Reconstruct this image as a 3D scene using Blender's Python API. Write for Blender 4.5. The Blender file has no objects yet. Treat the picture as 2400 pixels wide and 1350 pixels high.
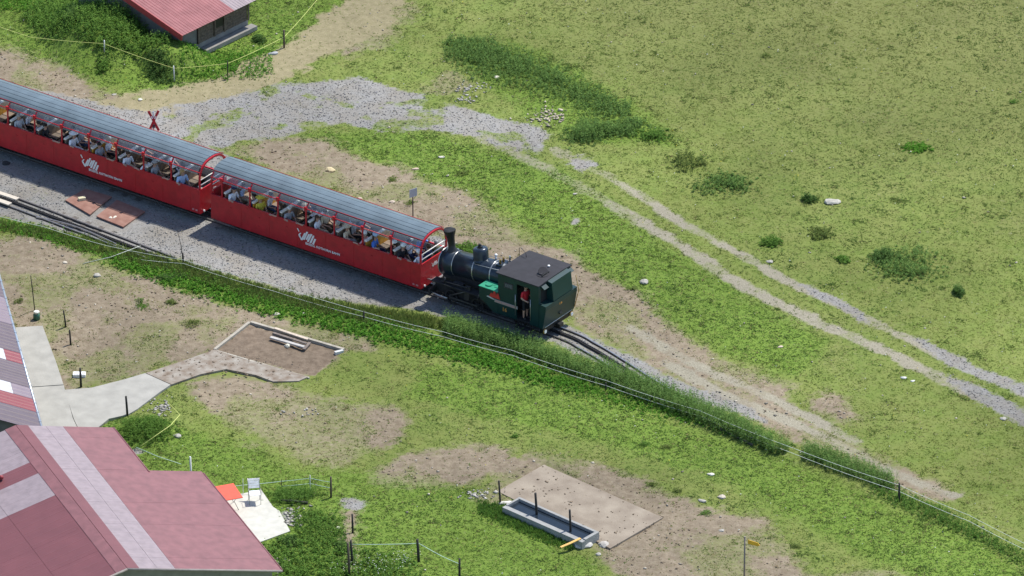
import bpy, bmesh, math, random
import numpy as np
from mathutils import Vector, Matrix
random.seed(7); rng = np.random.default_rng(11)
S = bpy.context.scene; COL = S.collection; R = math.radians; PI = math.pi

# ---------------------------------------------------------------- camera, sky, sun, exposure
ELEV = R(28.2); DIST = 350.0; FPX = 54.0*DIST
SE, CE = math.sin(ELEV), math.cos(ELEV)
CAM = Vector((0, -DIST*CE, DIST*SE))
cd = bpy.data.cameras.new('camera'); cam = bpy.data.objects.new('camera', cd); COL.objects.link(cam)
cam.location = CAM; cam.rotation_euler = (PI/2-ELEV, 0, 0)
cd.sensor_width = 36; cd.lens = FPX/2400*36; cd.clip_start = 1; cd.clip_end = 3000
S.camera = cam
SUN_EL = R(62); sx, sy = .748, .663
w = bpy.data.worlds.new('World'); S.world = w; w.use_nodes = True
nt = w.node_tree; sky = nt.nodes.new('ShaderNodeTexSky'); sky.sky_type = 'NISHITA'; sky.sun_disc = False
sky.sun_elevation = SUN_EL; sky.sun_rotation = math.atan2(sx, sy); sky.altitude = 1300
bg = nt.nodes['Background']; bg.inputs['Strength'].default_value = .15
nt.links.new(sky.outputs['Color'], bg.inputs['Color'])
sd = bpy.data.lights.new('sun', 'SUN'); sd.energy = 3.9; sd.angle = R(.53); sd.color = (1, .95, .87)
sun = bpy.data.objects.new('sun', sd); COL.objects.link(sun)
hx = math.hypot(sx, sy); sv = Vector((sx/hx*math.cos(SUN_EL), sy/hx*math.cos(SUN_EL), math.sin(SUN_EL)))
sun.rotation_euler = sv.to_track_quat('Z', 'Y').to_euler(); sun.location = (40, 40, 80)
S.view_settings.view_transform = 'Standard'; S.view_settings.look = 'None'
S.view_settings.exposure = .55; S.view_settings.gamma = 1; S.view_settings.use_curve_mapping = False

def G(px, py, z=0.0):                       # point of the place at height z seen at that spot of the photograph
    d = Vector((px-1200, FPX*CE+(675-py)*SE, -FPX*SE+(675-py)*CE))
    return CAM + d*((z-CAM.z)/d.z)
def toPx(x, y, z=0.0):                      # arrays of world points -> photo px
    ry = y-CAM.y; rz = z-CAM.z
    dep = ry*CE-rz*SE; up = ry*SE+rz*CE
    return 1200+FPX*x/dep, 675-FPX*up/dep

# ---------------------------------------------------------------- helpers
MATS = {}
def mat(name, col, rough=.6, metal=0., var=.15, scale=6., bump=.0, bscale=30., vcol=False, trans=0., spec=.5, col2=None, dist=.02):
    if name in MATS: return MATS[name]
    m = bpy.data.materials.new(name); m.use_nodes = True; MATS[name] = m
    n = m.node_tree; b = n.nodes['Principled BSDF']; L = n.links.new
    b.inputs['Roughness'].default_value = rough; b.inputs['Metallic'].default_value = metal
    b.inputs['Specular IOR Level'].default_value = spec
    tc = n.nodes.new('ShaderNodeTexCoord')
    nz = n.nodes.new('ShaderNodeTexNoise'); nz.inputs['Scale'].default_value = scale; nz.inputs['Detail'].default_value = 5
    L(tc.outputs['Object'], nz.inputs['Vector'])
    mix = n.nodes.new('ShaderNodeMix'); mix.data_type = 'RGBA'
    rr = n.nodes.new('ShaderNodeMapRange'); rr.inputs[1].default_value = .3; rr.inputs[2].default_value = .7
    L(nz.outputs['Fac'], rr.inputs[0]); L(rr.outputs[0], mix.inputs[0])
    c = tuple(col)
    if vcol:
        at = n.nodes.new('ShaderNodeAttribute'); at.attribute_name = 'Col'
        mm = n.nodes.new('ShaderNodeMix'); mm.data_type = 'RGBA'; mm.blend_type = 'MULTIPLY'; mm.inputs[0].default_value = 1
        mix.inputs[6].default_value = (1-var,)*3+(1,); mix.inputs[7].default_value = (1+var,)*3+(1,)
        L(at.outputs['Color'], mm.inputs[6]); L(mix.outputs[2], mm.inputs[7]); out = mm.outputs[2]
    else:
        c2 = col2 or tuple(x*(1+var) for x in c)
        mix.inputs[6].default_value = tuple(x*(1-var) for x in c)+(1,); mix.inputs[7].default_value = tuple(c2)+(1,)
        out = mix.outputs[2]
    L(out, b.inputs['Base Color'])
    if bump:
        n2 = n.nodes.new('ShaderNodeTexNoise'); n2.inputs['Scale'].default_value = bscale; n2.inputs['Detail'].default_value = 4
        L(tc.outputs['Object'], n2.inputs['Vector'])
        bp = n.nodes.new('ShaderNodeBump'); bp.inputs['Strength'].default_value = bump; bp.inputs['Distance'].default_value = dist
        L(n2.outputs['Fac'], bp.inputs['Height']); L(bp.outputs[0], b.inputs['Normal'])
    if trans:
        tr = n.nodes.new('ShaderNodeBsdfTranslucent'); L(out, tr.inputs['Color'])
        ms = n.nodes.new('ShaderNodeMixShader'); ms.inputs[0].default_value = trans
        L(b.outputs[0], ms.inputs[1]); L(tr.outputs[0], ms.inputs[2]); L(ms.outputs[0], n.nodes['Material Output'].inputs[0])
    return m

def link(name, me, parent=None, loc=None, **kw):
    o = bpy.data.objects.new(name, me); COL.objects.link(o)
    if parent: o.parent = parent
    if loc is not None: o.location = loc
    for k, v in kw.items():
        if v: o[k] = v
    return o
def thing(name, label, category, loc=(0, 0, 0), rz=0, group=None):
    o = bpy.data.objects.new(name, None); COL.objects.link(o); o.empty_display_size = .2
    o.location = loc; o.rotation_euler = (0, 0, rz); o['label'] = label; o['category'] = category
    if group: o['group'] = group
    return o
def tag(o, label, category, group=None):
    o['label'] = label; o['category'] = category
    if group: o['group'] = group
    return o
def copy_tree(o, parent=None):
    c = o.copy(); COL.objects.link(c)
    if parent: c.parent = parent
    for ch in list(o.children): copy_tree(ch, c)
    return c

class MB:
    def __init__(s): s.v = []; s.f = []; s.sm = []; s.mi = []
    def add(s, vs, fs, smooth=False, mi=0):
        k = len(s.v); s.v += [tuple(p) for p in vs]
        for f in fs: s.f.append([i+k for i in f]); s.sm.append(smooth); s.mi.append(mi)
        return s
    def box(s, a, b, mi=0, M=None):
        x0, y0, z0 = a; x1, y1, z1 = b
        vs = [Vector(p) for p in ((x0,y0,z0),(x1,y0,z0),(x1,y1,z0),(x0,y1,z0),(x0,y0,z1),(x1,y0,z1),(x1,y1,z1),(x0,y1,z1))]
        if M: vs = [M@p for p in vs]
        return s.add(vs, [(0,3,2,1),(4,5,6,7),(0,1,5,4),(1,2,6,5),(2,3,7,6),(3,0,4,7)], mi=mi)
    def hexa(s, lo, hi, mi=0):                # lower ring, upper ring
        n = len(lo); vs = list(lo)+list(hi)
        fs = [tuple(range(n-1, -1, -1)), tuple(range(n, 2*n))]+[(i, (i+1) % n, n+(i+1) % n, n+i) for i in range(n)]
        return s.add(vs, fs, mi=mi)
    def ext(s, poly, axis, a, b, mi=0):       # polygon in the plane across the axis, extruded a..b
        def p3(p, t): return {'x': (t, p[0], p[1]), 'y': (p[0], t, p[1]), 'z': (p[0], p[1], t)}[axis]
        return s.hexa([p3(p, a) for p in poly], [p3(p, b) for p in poly], mi)
    def tube(s, pts, r, n=8, cap=True, mi=0, smooth=True):
        pts = [Vector(p) for p in pts]; rs = r if isinstance(r, (list, tuple)) else [r]*len(pts)
        vs = []; up = None
        for i, p in enumerate(pts):
            d = (pts[min(i+1, len(pts)-1)]-pts[max(i-1, 0)])
            d = d.normalized() if d.length > 1e-6 else Vector((0, 0, 1))
            if up is None or abs(up.dot(d)) > .95: up = Vector((0, 0, 1)) if abs(d.z) < .9 else Vector((1, 0, 0))
            a = d.cross(up).normalized(); b = d.cross(a).normalized()
            for k in range(n):
                t = 2*PI*k/n; vs.append(p+(a*math.cos(t)+b*math.sin(t))*rs[i])
        fs = [(i*n+k, (i+1)*n+k, (i+1)*n+(k+1) % n, i*n+(k+1) % n) for i in range(len(pts)-1) for k in range(n)]
        s.add(vs, fs, smooth, mi)
        if cap:
            k0 = len(s.v)-len(vs)
            s.f.append([k0+k for k in range(n)]); s.sm.append(False); s.mi.append(mi)
            s.f.append([k0+(len(pts)-1)*n+k for k in range(n-1, -1, -1)]); s.sm.append(False); s.mi.append(mi)
        return s
    def ball(s, c, r, n=10, m=6, sc=(1, 1, 1), mi=0):
        vs = [(c[0], c[1], c[2]+r*sc[2])]
        for j in range(1, m):
            for k in range(n):
                a = PI*j/m; t = 2*PI*k/n
                vs.append((c[0]+r*sc[0]*math.sin(a)*math.cos(t), c[1]+r*sc[1]*math.sin(a)*math.sin(t), c[2]+r*sc[2]*math.cos(a)))
        vs.append((c[0], c[1], c[2]-r*sc[2])); fs = []
        for k in range(n): fs.append((0, 1+k, 1+(k+1) % n)); fs.append((len(vs)-1, 1+(m-2)*n+(k+1) % n, 1+(m-2)*n+k))
        for j in range(m-2):
            for k in range(n): fs.append((1+j*n+k, 1+(j+1)*n+k, 1+(j+1)*n+(k+1) % n, 1+j*n+(k+1) % n))
        return s.add(vs, fs, True, mi)
    def mesh(s, name, mats):
        me = bpy.data.meshes.new(name); me.from_pydata(s.v, [], s.f)
        for m in (mats if isinstance(mats, (list, tuple)) else [mats]): me.materials.append(m)
        me.polygons.foreach_set('use_smooth', s.sm); me.polygons.foreach_set('material_index', s.mi)
        me.update(); return me
    def build(s, name, mats, parent=None, loc=None, **kw): return link(name, s.mesh(name, mats), parent, loc, **kw)

def npmesh(name, V, F, m, C=None, smooth=False):     # F: (n,3) or (n,4); C per-vertex rgb
    me = bpy.data.meshes.new(name); V = np.asarray(V, np.float32); F = np.asarray(F, np.int32); k = F.shape[1]
    me.vertices.add(len(V)); me.vertices.foreach_set('co', V.ravel())
    me.loops.add(F.size); me.loops.foreach_set('vertex_index', F.ravel())
    me.polygons.add(len(F)); me.polygons.foreach_set('loop_start', np.arange(0, F.size, k, dtype=np.int32))
    me.polygons.foreach_set('loop_total', np.full(len(F), k, np.int32))
    if smooth: me.polygons.foreach_set('use_smooth', np.ones(len(F), bool))
    me.update(calc_edges=True)
    if C is not None:
        at = me.color_attributes.new('Col', 'FLOAT_COLOR', 'POINT')
        at.data.foreach_set('color', np.hstack([C, np.ones((len(C), 1))]).astype(np.float32).ravel())
    me.materials.append(m); return me

# ---------------------------------------------------------------- numpy noise and the map of the ground
TAB = rng.random((256, 256))
def vn(x, y, o=0):
    x = x+o*17.3; y = y+o*9.1; xi = np.floor(x).astype(int); yi = np.floor(y).astype(int)
    fx = x-xi; fy = y-yi; fx = fx*fx*(3-2*fx); fy = fy*fy*(3-2*fy)
    a = TAB[xi & 255, yi & 255]; b = TAB[(xi+1) & 255, yi & 255]; c = TAB[xi & 255, (yi+1) & 255]; d = TAB[(xi+1) & 255, (yi+1) & 255]
    return (a*(1-fx)+b*fx)*(1-fy)+(c*(1-fx)+d*fx)*fy
def fbm(x, y, f=1., o=0, n=4):
    s = 0; a = .5; t = 0
    for i in range(n): s = s+a*vn(x*f, y*f, o+i*3); t += a; a *= .5; f *= 2.03
    return s/t
def inpoly(px, py, poly):
    ins = np.zeros(px.shape, bool); n = len(poly)
    for i in range(n):
        x0, y0 = poly[i]; x1, y1 = poly[(i+1) % n]
        if y0 == y1: continue
        c = ((y0 > py) != (y1 > py)) & (px < (x1-x0)*(py-y0)/(y1-y0)+x0)
        ins ^= c
    return ins
def pline(px, py, pts, wid):                 # soft band round a polyline, measured in ground metres; wid number or list
    X = px/54; Y = py/25.5; best = np.full(px.shape, 9.)
    for i in range(len(pts)-1):
        ax, ay = pts[i][0]/54, pts[i][1]/25.5; bx, by = pts[i+1][0]/54, pts[i+1][1]/25.5
        dx, dy = bx-ax, by-ay; t = np.clip(((X-ax)*dx+(Y-ay)*dy)/(dx*dx+dy*dy), 0, 1)
        w0 = wid[i] if isinstance(wid, list) else wid; w1 = wid[i+1] if isinstance(wid, list) else wid
        best = np.minimum(best, np.hypot(X-ax-t*dx, Y-ay-t*dy)/(w0+(w1-w0)*t))
    return best                               # <1 inside
sst = lambda a, b, x: (lambda t: t*t*(3-2*t))(np.clip((x-a)/(b-a), 0, 1))

GRAVEL = [
 [(330,265),(420,245),(520,232),(640,200),(770,193),(850,180),(940,210),(1018,225),(985,262),(1060,240),(1190,280),(1290,308),(1265,365),(1200,350),(1130,325),(1000,303),(900,308),(800,295),(720,305),(650,325),(560,330),(500,360),(380,330)],
 [(1335,362),(1375,362),(1400,392),(1370,405),(1330,388)],
 [(-300,130),(0,190),(330,262),(420,300),(520,350),(540,370),(1030,560),(1200,640),(1310,752),(1400,792),(1500,842),(1600,892),(1690,935),(1740,965),(1700,965),(1600,930),(1450,872),(1290,800),(1060,742),(940,720),(850,712),(700,690),(560,650),(440,612),(360,590),(330,590),(270,572),(180,548),(100,528),(0,505),(-300,420)],
 [(1850,660),(1890,665),(2030,735),(2050,765),(1960,720)], [(2120,785),(2165,795),(2300,862),(2400,898),(2600,970),(2600,1005),(2400,925),(2230,862)], [(2190,868),(2300,905),(2360,935),(2420,975),(2600,1060),(2600,1110),(2400,1000),(2290,945)],
 [(1640,900),(1760,955),(1800,990),(1780,990),(1700,950)], [(800,1165),(860,1180),(840,1200),(800,1195)], [(1340,508),(1362,515),(1358,535),(1338,525)],
 [(1050,283),(1070,283),(1070,286),(1050,286)], [(300,1050),(330,1048),(335,1062),(300,1064)], [(650,1190),(690,1200),(685,1235),(668,1225)],
]
DIRT = [
 [(-300,60),(0,110),(60,128),(140,152),(180,190),(240,220),(330,240),(400,262),(330,300),(0,230),(-300,160)],
 [(500,340),(600,338),(690,330),(760,325),(830,375),(930,392),(1000,430),(1090,455),(1160,500),(1230,560),(1330,590),(1400,645),(1490,690),(1560,755),(1640,810),(1740,860),(1850,905),(1860,960),(1960,1010),(2060,1070),(2160,1120),(2240,1150),(2240,1165),(2130,1160),(1980,1080),(1800,1000),(1600,900),(1420,800),(1330,740),(1240,660),(1100,600),(900,500),(600,380)],
 [(-300,520),(0,560),(60,552),(160,580),(300,640),(450,690),(560,720),(650,745),(760,768),(870,790),(885,815),(800,830),(720,880),(600,880),(500,818),(300,885),(130,930),(60,800),(0,740),(-300,700)],
 [(440,900),(560,880),(760,930),(900,950),(960,985),(930,1030),(840,1070),(800,1100),(720,1085),(640,1040),(560,1000),(470,950)],
 [(1130,1150),(1180,1080),(1290,1060),(1400,1088),(1480,1120),(1570,1150),(1660,1190),(1790,1215),(1850,1290),(1910,1360),(1930,1500),(1500,1500),(1460,1350),(1400,1300),(1380,1290),(1200,1200),(1110,1175)],
 [(930,1070),(1080,1040),(1200,1050),(1180,1090),(1100,1140),(960,1150),(860,1130)], [(2030,970),(1960,920),(1900,930),(1950,1000)],
 [(830,60),(900,20),(960,0),(980,30),(900,110),(820,130),(780,120)], [(800,1200),(830,1195),(825,1270),(815,1350),(800,1350)],
]
SAND = [([(250,275),(430,235),(540,205),(650,150),(760,100),(840,45),(880,0),(900,-60)], [1.5,1.3,1.1,1.2,1.3,1.6,1.6,1.6])]
RUT = [([(1120,318),(1270,388),(1400,460),(1500,515),(1600,575),(1700,645),(1800,700),(1900,745),(2000,790),(2100,835),(2200,885),(2320,940),(2400,985),(2600,1090)], .34),
       ([(1300,350),(1380,392),(1480,445),(1600,520),(1700,575),(1800,635),(1870,670),(1950,705),(2030,745),(2130,795),(2230,845),(2330,885),(2400,920),(2600,1010)], .28),
       ([(1560,850),(1700,925),(1850,985),(1980,1048),(2110,1112),(2235,1160)], .30), ([(1480,770),(1620,850),(1780,920),(1900,975),(2010,1035)], .28)]
LUSH = [
 [(-300,-300),(1000,-300),(900,-10),(760,60),(660,130),(540,190),(420,228),(300,215),(200,190),(120,150),(0,100),(-300,50)],
 [(0,515),(120,540),(250,575),(400,600),(650,670),(900,735),(1100,790),(1300,850),(1500,915),(1700,965),(1720,985),(1500,955),(1300,905),(1100,850),(900,800),(650,735),(420,680),(250,610),(100,575),(0,540)],
 [(700,310),(1000,310),(1250,370),(1500,520),(1750,690),(1950,800),(1850,890),(1600,780),(1450,680),(1250,540),(1100,450),(900,385),(760,330)],
 [(250,985),(420,1000),(560,1040),(700,1100),(880,1110),(1100,1150),(1300,1270),(1400,1340),(1400,1600),(0,1600),(0,1000)],
 [(1050,80),(1250,110),(1500,250),(1600,340),(1500,340),(1320,320),(1100,170)],
 [(1000,850),(1250,880),(1500,960),(1800,1060),(2100,1180),(2400,1320),(2400,1450),(2000,1300),(1700,1130),(1300,1020),(950,930)],
]
DX = .125
X0, X1, Y0, Y1 = -26., 26., -32., 34.
gx = np.arange(X0, X1+1e-6, DX); gy = np.arange(Y0, Y1+1e-6, DX)
ox = np.array([3., 8, 20, 50, 120, 300, 700]); GX = np.concatenate([X0-ox[::-1], gx, X1+ox]); GY = np.concatenate([Y0-ox[::-1], gy, Y1+ox])
XX, YY = np.meshgrid(GX, GY, indexing='ij')
def polymask(XX, YY, PX, PY, polys, amp=22, o=0, reps=5):
    acc = np.zeros(XX.shape)
    for k in range(reps):
        qx = PX+(fbm(XX, YY, 1.1, o+5+k, 4)-.5)*amp*4+(fbm(XX, YY, 3.5, o+50+k, 2)-.5)*amp*1.2
        qy = PY+(fbm(XX, YY, 1.1, o+25+k, 4)-.5)*amp*2+(fbm(XX, YY, 3.5, o+70+k, 2)-.5)*amp*.6
        m = np.zeros(XX.shape, bool)
        for p in polys: m |= inpoly(qx, qy, p)
        acc += m
    return acc/reps
PX, PY = toPx(XX, YY)
m_gravel = polymask(XX, YY, PX, PY, GRAVEL, 14, 0)
m_dirt = polymask(XX, YY, PX, PY, DIRT, 26, 100)
m_lush = polymask(XX, YY, PX, PY, LUSH, 30, 200)
wob = lambda o: (fbm(XX, YY, 1.6, o, 3)-.5)*1.0
m_sand = 1-sst(.7, 1.15, pline(PX, PY, *SAND[0])+wob(3))
m_rut = np.zeros(XX.shape)
for i, (p, wd) in enumerate(RUT): m_rut = np.maximum(m_rut, (1-sst(.6, 1.5, pline(PX, PY, p, wd)+wob(8+i)*1.3)))
m_rut *= (.50+.35*sst(1350, 1650, PX))*(.72+.5*sst(.35, .6, fbm(XX, YY, .8, 820, 4)))
isl = fbm(XX, YY, .9, 300, 5); gi = sst(.52, .66, isl)*np.where((PY < 400) & (PX > 380), 1., .35)
m_gravel = m_gravel*(1-.62*gi)
patch = fbm(XX, YY, .45, 400, 5)
m_dirt = np.maximum(m_dirt*(.55+.6*sst(.35, .6, patch)), .5*sst(.62, .72, fbm(XX, YY, .35, 450, 5))*(1-m_lush)*(1-.85*((PX > 1350) & (PY < 800+.55*(PX-1400)))))
m_dirt = np.clip(m_dirt, 0, 1)
m_dirt = m_dirt*1.02; m_dirt = np.where(inpoly(PX, PY, [(505,821),(586,759),(803,821),(770,850),(735,880)]), 1.25, m_dirt)
far = ((XX < X0-1) | (XX > X1+1) | (YY < Y0-1) | (YY > Y1+1))
m_shade = fbm(XX, YY, .18, 500, 4)
m_olive = sst(500, -150, PY+(-.22)*(PX-1500))*sst(900, 1500, PX)      # upper right pasture is browner and coarser
def height(x, y):
    return (fbm(x, y, .16, 600, 3)-.5)*.22+(fbm(x, y, 1.3, 620, 3)-.5)*.09
Z = height(XX, YY)+(fbm(XX, YY, 3.1, 640, 2)-.5)*.07*(.4+m_dirt)*(1-m_gravel*.7)
# the railway bed and hard standings are level
dtrack = pline(PX, PY, [(-600,134),(1303,777),(1450,859),(1600,938),(1750,1012),(1900,1085),(2107,1165),(2400,1300)], 1.)
dsid = pline(PX, PY, [(-300,355),(0,463),(145,517),(290,572),(400,612)], 1.)
fl = np.minimum(sst(1.2, 3.0, dtrack), sst(1., 2.4, dsid))
Z = Z*fl - .04*(1-fl)
EDG = [([(38,770),(100,768),(185,1005),(95,1000)]), ([(155,915),(300,885),(505,815),(740,860),(640,895),(430,895),(225,1005)]), ([(450,1120),(612,1150),(678,1245),(590,1278),(500,1290)]), ([(1275,1085),(1560,1215),(1430,1290),(1160,1150)]), ([(150,440),(345,440),(345,540),(150,540)]), ([(500,820),(585,757),(805,820),(735,890)])]
hard = np.zeros(XX.shape)
for p in EDG: hard = np.maximum(hard, inpoly(PX, PY, p))
Z = np.where(hard > 0, np.minimum(Z, 0)-.03, Z)
mq = np.stack([XX, YY], -1); mc = G(245, 108); ux_, uy_ = XX-mc.x, YY-mc.y
mrad = np.hypot(ux_*.80+uy_*.25, uy_*.62)/2.7*(1+.25*(fbm(XX, YY, .6, 900, 3)-.5))
mound = 1.25*sst(1.0, .15, mrad); bc_ = G(392, 150); mound = np.maximum(mound, 1.0*sst(1.9, .5, np.hypot((XX-bc_.x)*.8, YY-bc_.y)))
Z = np.minimum(Z, .12)+mound
sm_ = G(335, 1012); Z = Z+.35*sst(1.7, .2, np.hypot((XX-sm_.x)*.8, YY-sm_.y)*(1+.3*(fbm(XX, YY, .8, 910, 3)-.5)))*(1-hard)
nx, ny = XX.shape; idx = np.arange(nx*ny).reshape(nx, ny)
F = np.stack([idx[:-1, :-1], idx[1:, :-1], idx[1:, 1:], idx[:-1, 1:]], -1).reshape(-1, 4)
mg = bpy.data.materials.new('ground'); mg.use_nodes = True
gme = npmesh('ground', np.stack([XX, YY, Z], -1).reshape(-1, 3), F, mg, None, True)
for nm, arr in (('gravel', m_gravel), ('dirt', m_dirt), ('lush', m_lush), ('sand', m_sand), ('rut', m_rut), ('shade', m_shade), ('olive', m_olive)):
    a = gme.attributes.new(nm, 'FLOAT', 'POINT'); a.data.foreach_set('value', arr.astype(np.float32).ravel())
link('ground', gme, kind='structure')
def samp(arr, x, y):
    fx = np.clip((x-X0)/DX, 0, len(gx)-1.001); fy = np.clip((y-Y0)/DX, 0, len(gy)-1.001)
    return arr[7+np.round(fx).astype(int), 7+np.round(fy).astype(int)]
def gz(x, y): return float(samp(Z, np.array([x]), np.array([y]))[0])
def P(px, py, dz=0.0):                      # point on the ground surface
    g = G(px, py); return Vector((g.x, g.y, gz(g.x, g.y)+dz))

# ground material: grass sward, soil, gravel and sandy path from the map, fine grain from noise
def ground_nodes():
    n = mg.node_tree; b = n.nodes['Principled BSDF']; L = n.links.new; b.inputs['Roughness'].default_value = .95; b.inputs['Specular IOR Level'].default_value = .15
    geo = n.nodes.new('ShaderNodeNewGeometry')
    def noise(sc, det=4, ro=.6):
        x = n.nodes.new('ShaderNodeTexNoise'); x.inputs['Scale'].default_value = sc; x.inputs['Detail'].default_value = det; x.inputs['Roughness'].default_value = ro
        L(geo.outputs['Position'], x.inputs['Vector']); return x.outputs['Fac']
    def ramp(f, a, b2):
        r = n.nodes.new('ShaderNodeMapRange'); r.inputs[1].default_value = a; r.inputs[2].default_value = b2; L(f, r.inputs[0]); return r.outputs[0]
    def mixc(f, a, c):
        m = n.nodes.new('ShaderNodeMix'); m.data_type = 'RGBA'
        if isinstance(f, float): m.inputs[0].default_value = f
        else: L(f, m.inputs[0])
        for s_, v in ((6, a), (7, c)):
            if isinstance(v, tuple): m.inputs[s_].default_value = v+(1,)
            else: L(v, m.inputs[s_])
        return m.outputs[2]
    def at(nm): a = n.nodes.new('ShaderNodeAttribute'); a.attribute_name = nm; return a.outputs['Fac']
    def math_(op, a, c):
        m = n.nodes.new('ShaderNodeMath'); m.operation = op
        for i, v in ((0, a), (1, c)):
            if isinstance(v, float): m.inputs[i].default_value = v
            else: L(v, m.inputs[i])
        return m.outputs[0]
    fine = ramp(noise(14, 5), .35, .65); mid = ramp(noise(3.2, 5), .35, .65); big = ramp(noise(.7, 4), .35, .65)
    grass = mixc(mid, (.132, .182, .040), (.170, .220, .050)); grass = mixc(math_('MULTIPLY', big, .6), grass, (.205, .215, .068))
    grass = mixc(math_('MULTIPLY', at('olive'), .8), grass, (.165, .170, .060))
    lush = mixc(mid, (.095, .180, .020), (.150, .240, .034)); grass = mixc(math_('MULTIPLY', at('lush'), .75), grass, lush)
    grass = mixc(math_('MULTIPLY', fine, .28), grass, (.090, .115, .030))
    soil = mixc(mid, (.200, .160, .110), (.300, .250, .180)); soil = mixc(math_('MULTIPLY', fine, .5), soil, (.150, .115, .080))
    dk = n.nodes.new('ShaderNodeMapRange'); dk.inputs[1].default_value = 1.05; dk.inputs[2].default_value = 1.2; L(at('dirt'), dk.inputs[0]); soil = mixc(math_('MULTIPLY', dk.outputs[0], .7), soil, mixc(mid, (.120, .088, .065), (.200, .150, .110)))
    soil = mixc(ramp(noise(22, 3), .66, .74), soil, (.42, .38, .30))
    vor = n.nodes.new('ShaderNodeTexVoronoi'); vor.inputs['Scale'].default_value = 13; L(geo.outputs['Position'], vor.inputs['Vector'])
    grav = mixc(ramp(noise(20, 4, .7), .35, .65), (.120, .118, .112), (.270, .265, .250)); sep = n.nodes.new('ShaderNodeSeparateColor'); L(vor.outputs['Color'], sep.inputs[0])
    grav = mixc(math_('MULTIPLY', sep.outputs[0], .5), grav, (.34, .335, .32))
    grav = mixc(math_('MULTIPLY', big, .45), grav, (.205, .175, .130))
    sand = mixc(mid, (.230, .195, .118), (.300, .255, .160)); sand = mixc(math_('MULTIPLY', fine, .5), sand, (.170, .165, .070))
    edge = noise(5, 5, .7)
    def th(a, wdt=.16):                     # break the mask edge up with noise
        x = math_('ADD', at(a), math_('MULTIPLY', math_('SUBTRACT', edge, .5), 1.3))
        return ramp(x, .5-wdt, .5+wdt)
    c = mixc(th('dirt', .42), grass, soil); rutc = mixc(ramp(noise(16, 4, .7), .35, .65), (.190, .172, .125), (.320, .295, .225)); c = mixc(th('sand', .30), c, sand); c = mixc(th('rut', .34), c, rutc); c = mixc(th('gravel', .26), c, grav)
    sh = math_('ADD', math_('MULTIPLY', at('shade'), .55), .74)
    mm = n.nodes.new('ShaderNodeMix'); mm.data_type = 'RGBA'; mm.blend_type = 'MULTIPLY'; mm.inputs[0].default_value = 1
    cmb = n.nodes.new('ShaderNodeCombineColor'); [L(sh, cmb.inputs[i]) for i in range(3)]
    L(c, mm.inputs[6]); L(cmb.outputs[0], mm.inputs[7]); L(mm.outputs[2], b.inputs['Base Color'])
    bp = n.nodes.new('ShaderNodeBump'); bp.inputs['Strength'].default_value = .6; bp.inputs['Distance'].default_value = .04
    L(math_('ADD', noise(9, 5, .7), math_('MULTIPLY', noise(28, 3), .4)), bp.inputs['Height']); L(bp.outputs[0], b.inputs['Normal'])
ground_nodes()

# ---------------------------------------------------------------- hard standings
concrete = mat('concrete', (.33, .32, .285), .9, var=.12, scale=1.8, bump=.4, bscale=14)
concrete_dirty = mat('dirty concrete', (.36, .33, .28), .95, var=.1, scale=2.6, bump=.8, bscale=10, col2=(.17, .125, .088))
concrete_tan = mat('tan concrete', (.235, .188, .140), .95, var=.15, scale=1.1, bump=.6, bscale=16, col2=(.31, .262, .20))
def slab(name, pts, m, top=.06, bot=-.15, **kw):
    g = [G(*p) for p in pts]; mb = MB()
    lo = [(p.x, p.y, bot) for p in g]; hi = [(p.x, p.y, top) for p in g]
    a = sum(g[i].x*g[(i+1) % len(g)].y-g[(i+1) % len(g)].x*g[i].y for i in range(len(g)))
    if a < 0: lo.reverse(); hi.reverse()
    mb.hexa(lo, hi); return mb.build(name, m, **kw)
slab('concrete_path', [(36,772),(100,768),(133,857),(149,906),(60,912)], concrete, .10, kind='structure')
slab('concrete_path', [(60,913.5),(149.5,907.5),(171,985),(184,1012),(100,1060),(60,960)], concrete, .098, kind='structure')
slab('concrete_path', [(151,917),(215,912),(290,893),(340,878),(400,905),(375,922),(322,962),(300,975),(255,985),(222,1012),(188,1016),(173,985)], concrete, .075, kind='structure')
slab('concrete_path', [(342,877),(425,850),(503,822),(560,842),(640,862),(722,886),(700,896),(640,897),(600,882),(530,868),(470,880),(402,904)], concrete_dirty, .065, kind='structure')

# ---------------------------------------------------------------- plants: leaf clouds
leafmat = mat('foliage', (1, 1, 1), .75, var=.12, scale=3, vcol=True, trans=.35, spec=.12)
def unit(a): return a/np.maximum(np.linalg.norm(a, axis=1, keepdims=True), 1e-6)
def leaves(B, A, L, W, C, mid=.5, droop=0.):
    n = len(B); A = unit(A); up = rng.normal(size=(n, 3)); Sd = unit(np.cross(A, up))
    L = np.asarray(L).reshape(-1, 1)*np.ones((n, 1)); W = np.asarray(W).reshape(-1, 1)*np.ones((n, 1))
    M = B+A*L*mid; T = B+A*L; T[:, 2] -= (droop*L)[:, 0]
    V = np.stack([B, M+Sd*W/2, T, M-Sd*W/2], 1).reshape(-1, 3)
    F = np.arange(4*n).reshape(-1, 4); return V, F, np.repeat(C, 4, 0)
def cloud(parts):
    V = []; F = []; C = []; k = 0
    for v, f, c in parts: V.append(v); F.append(f+k); C.append(c); k += len(v)
    return np.vstack(V), np.vstack(F), np.vstack(C)
GREEN = dict(nettle=((.125, .225, .055), (.200, .320, .085)), grass=((.130, .200, .045), (.220, .270, .075)), bright=((.085, .240, .025), (.170, .360, .045)),
             dark=((.085, .165, .042), (.145, .245, .062)), mid=((.105, .215, .038), (.180, .310, .058)), dry=((.17, .155, .075), (.25, .22, .11)), olive=((.150, .215, .052), (.220, .270, .076)))
def colr(kind, n):
    a, b = GREEN[kind]; t = rng.random((n, 1)); v = .8+.4*rng.random((n, 1)); return (np.array(a)*(1-t)+np.array(b)*t)*v
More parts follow.
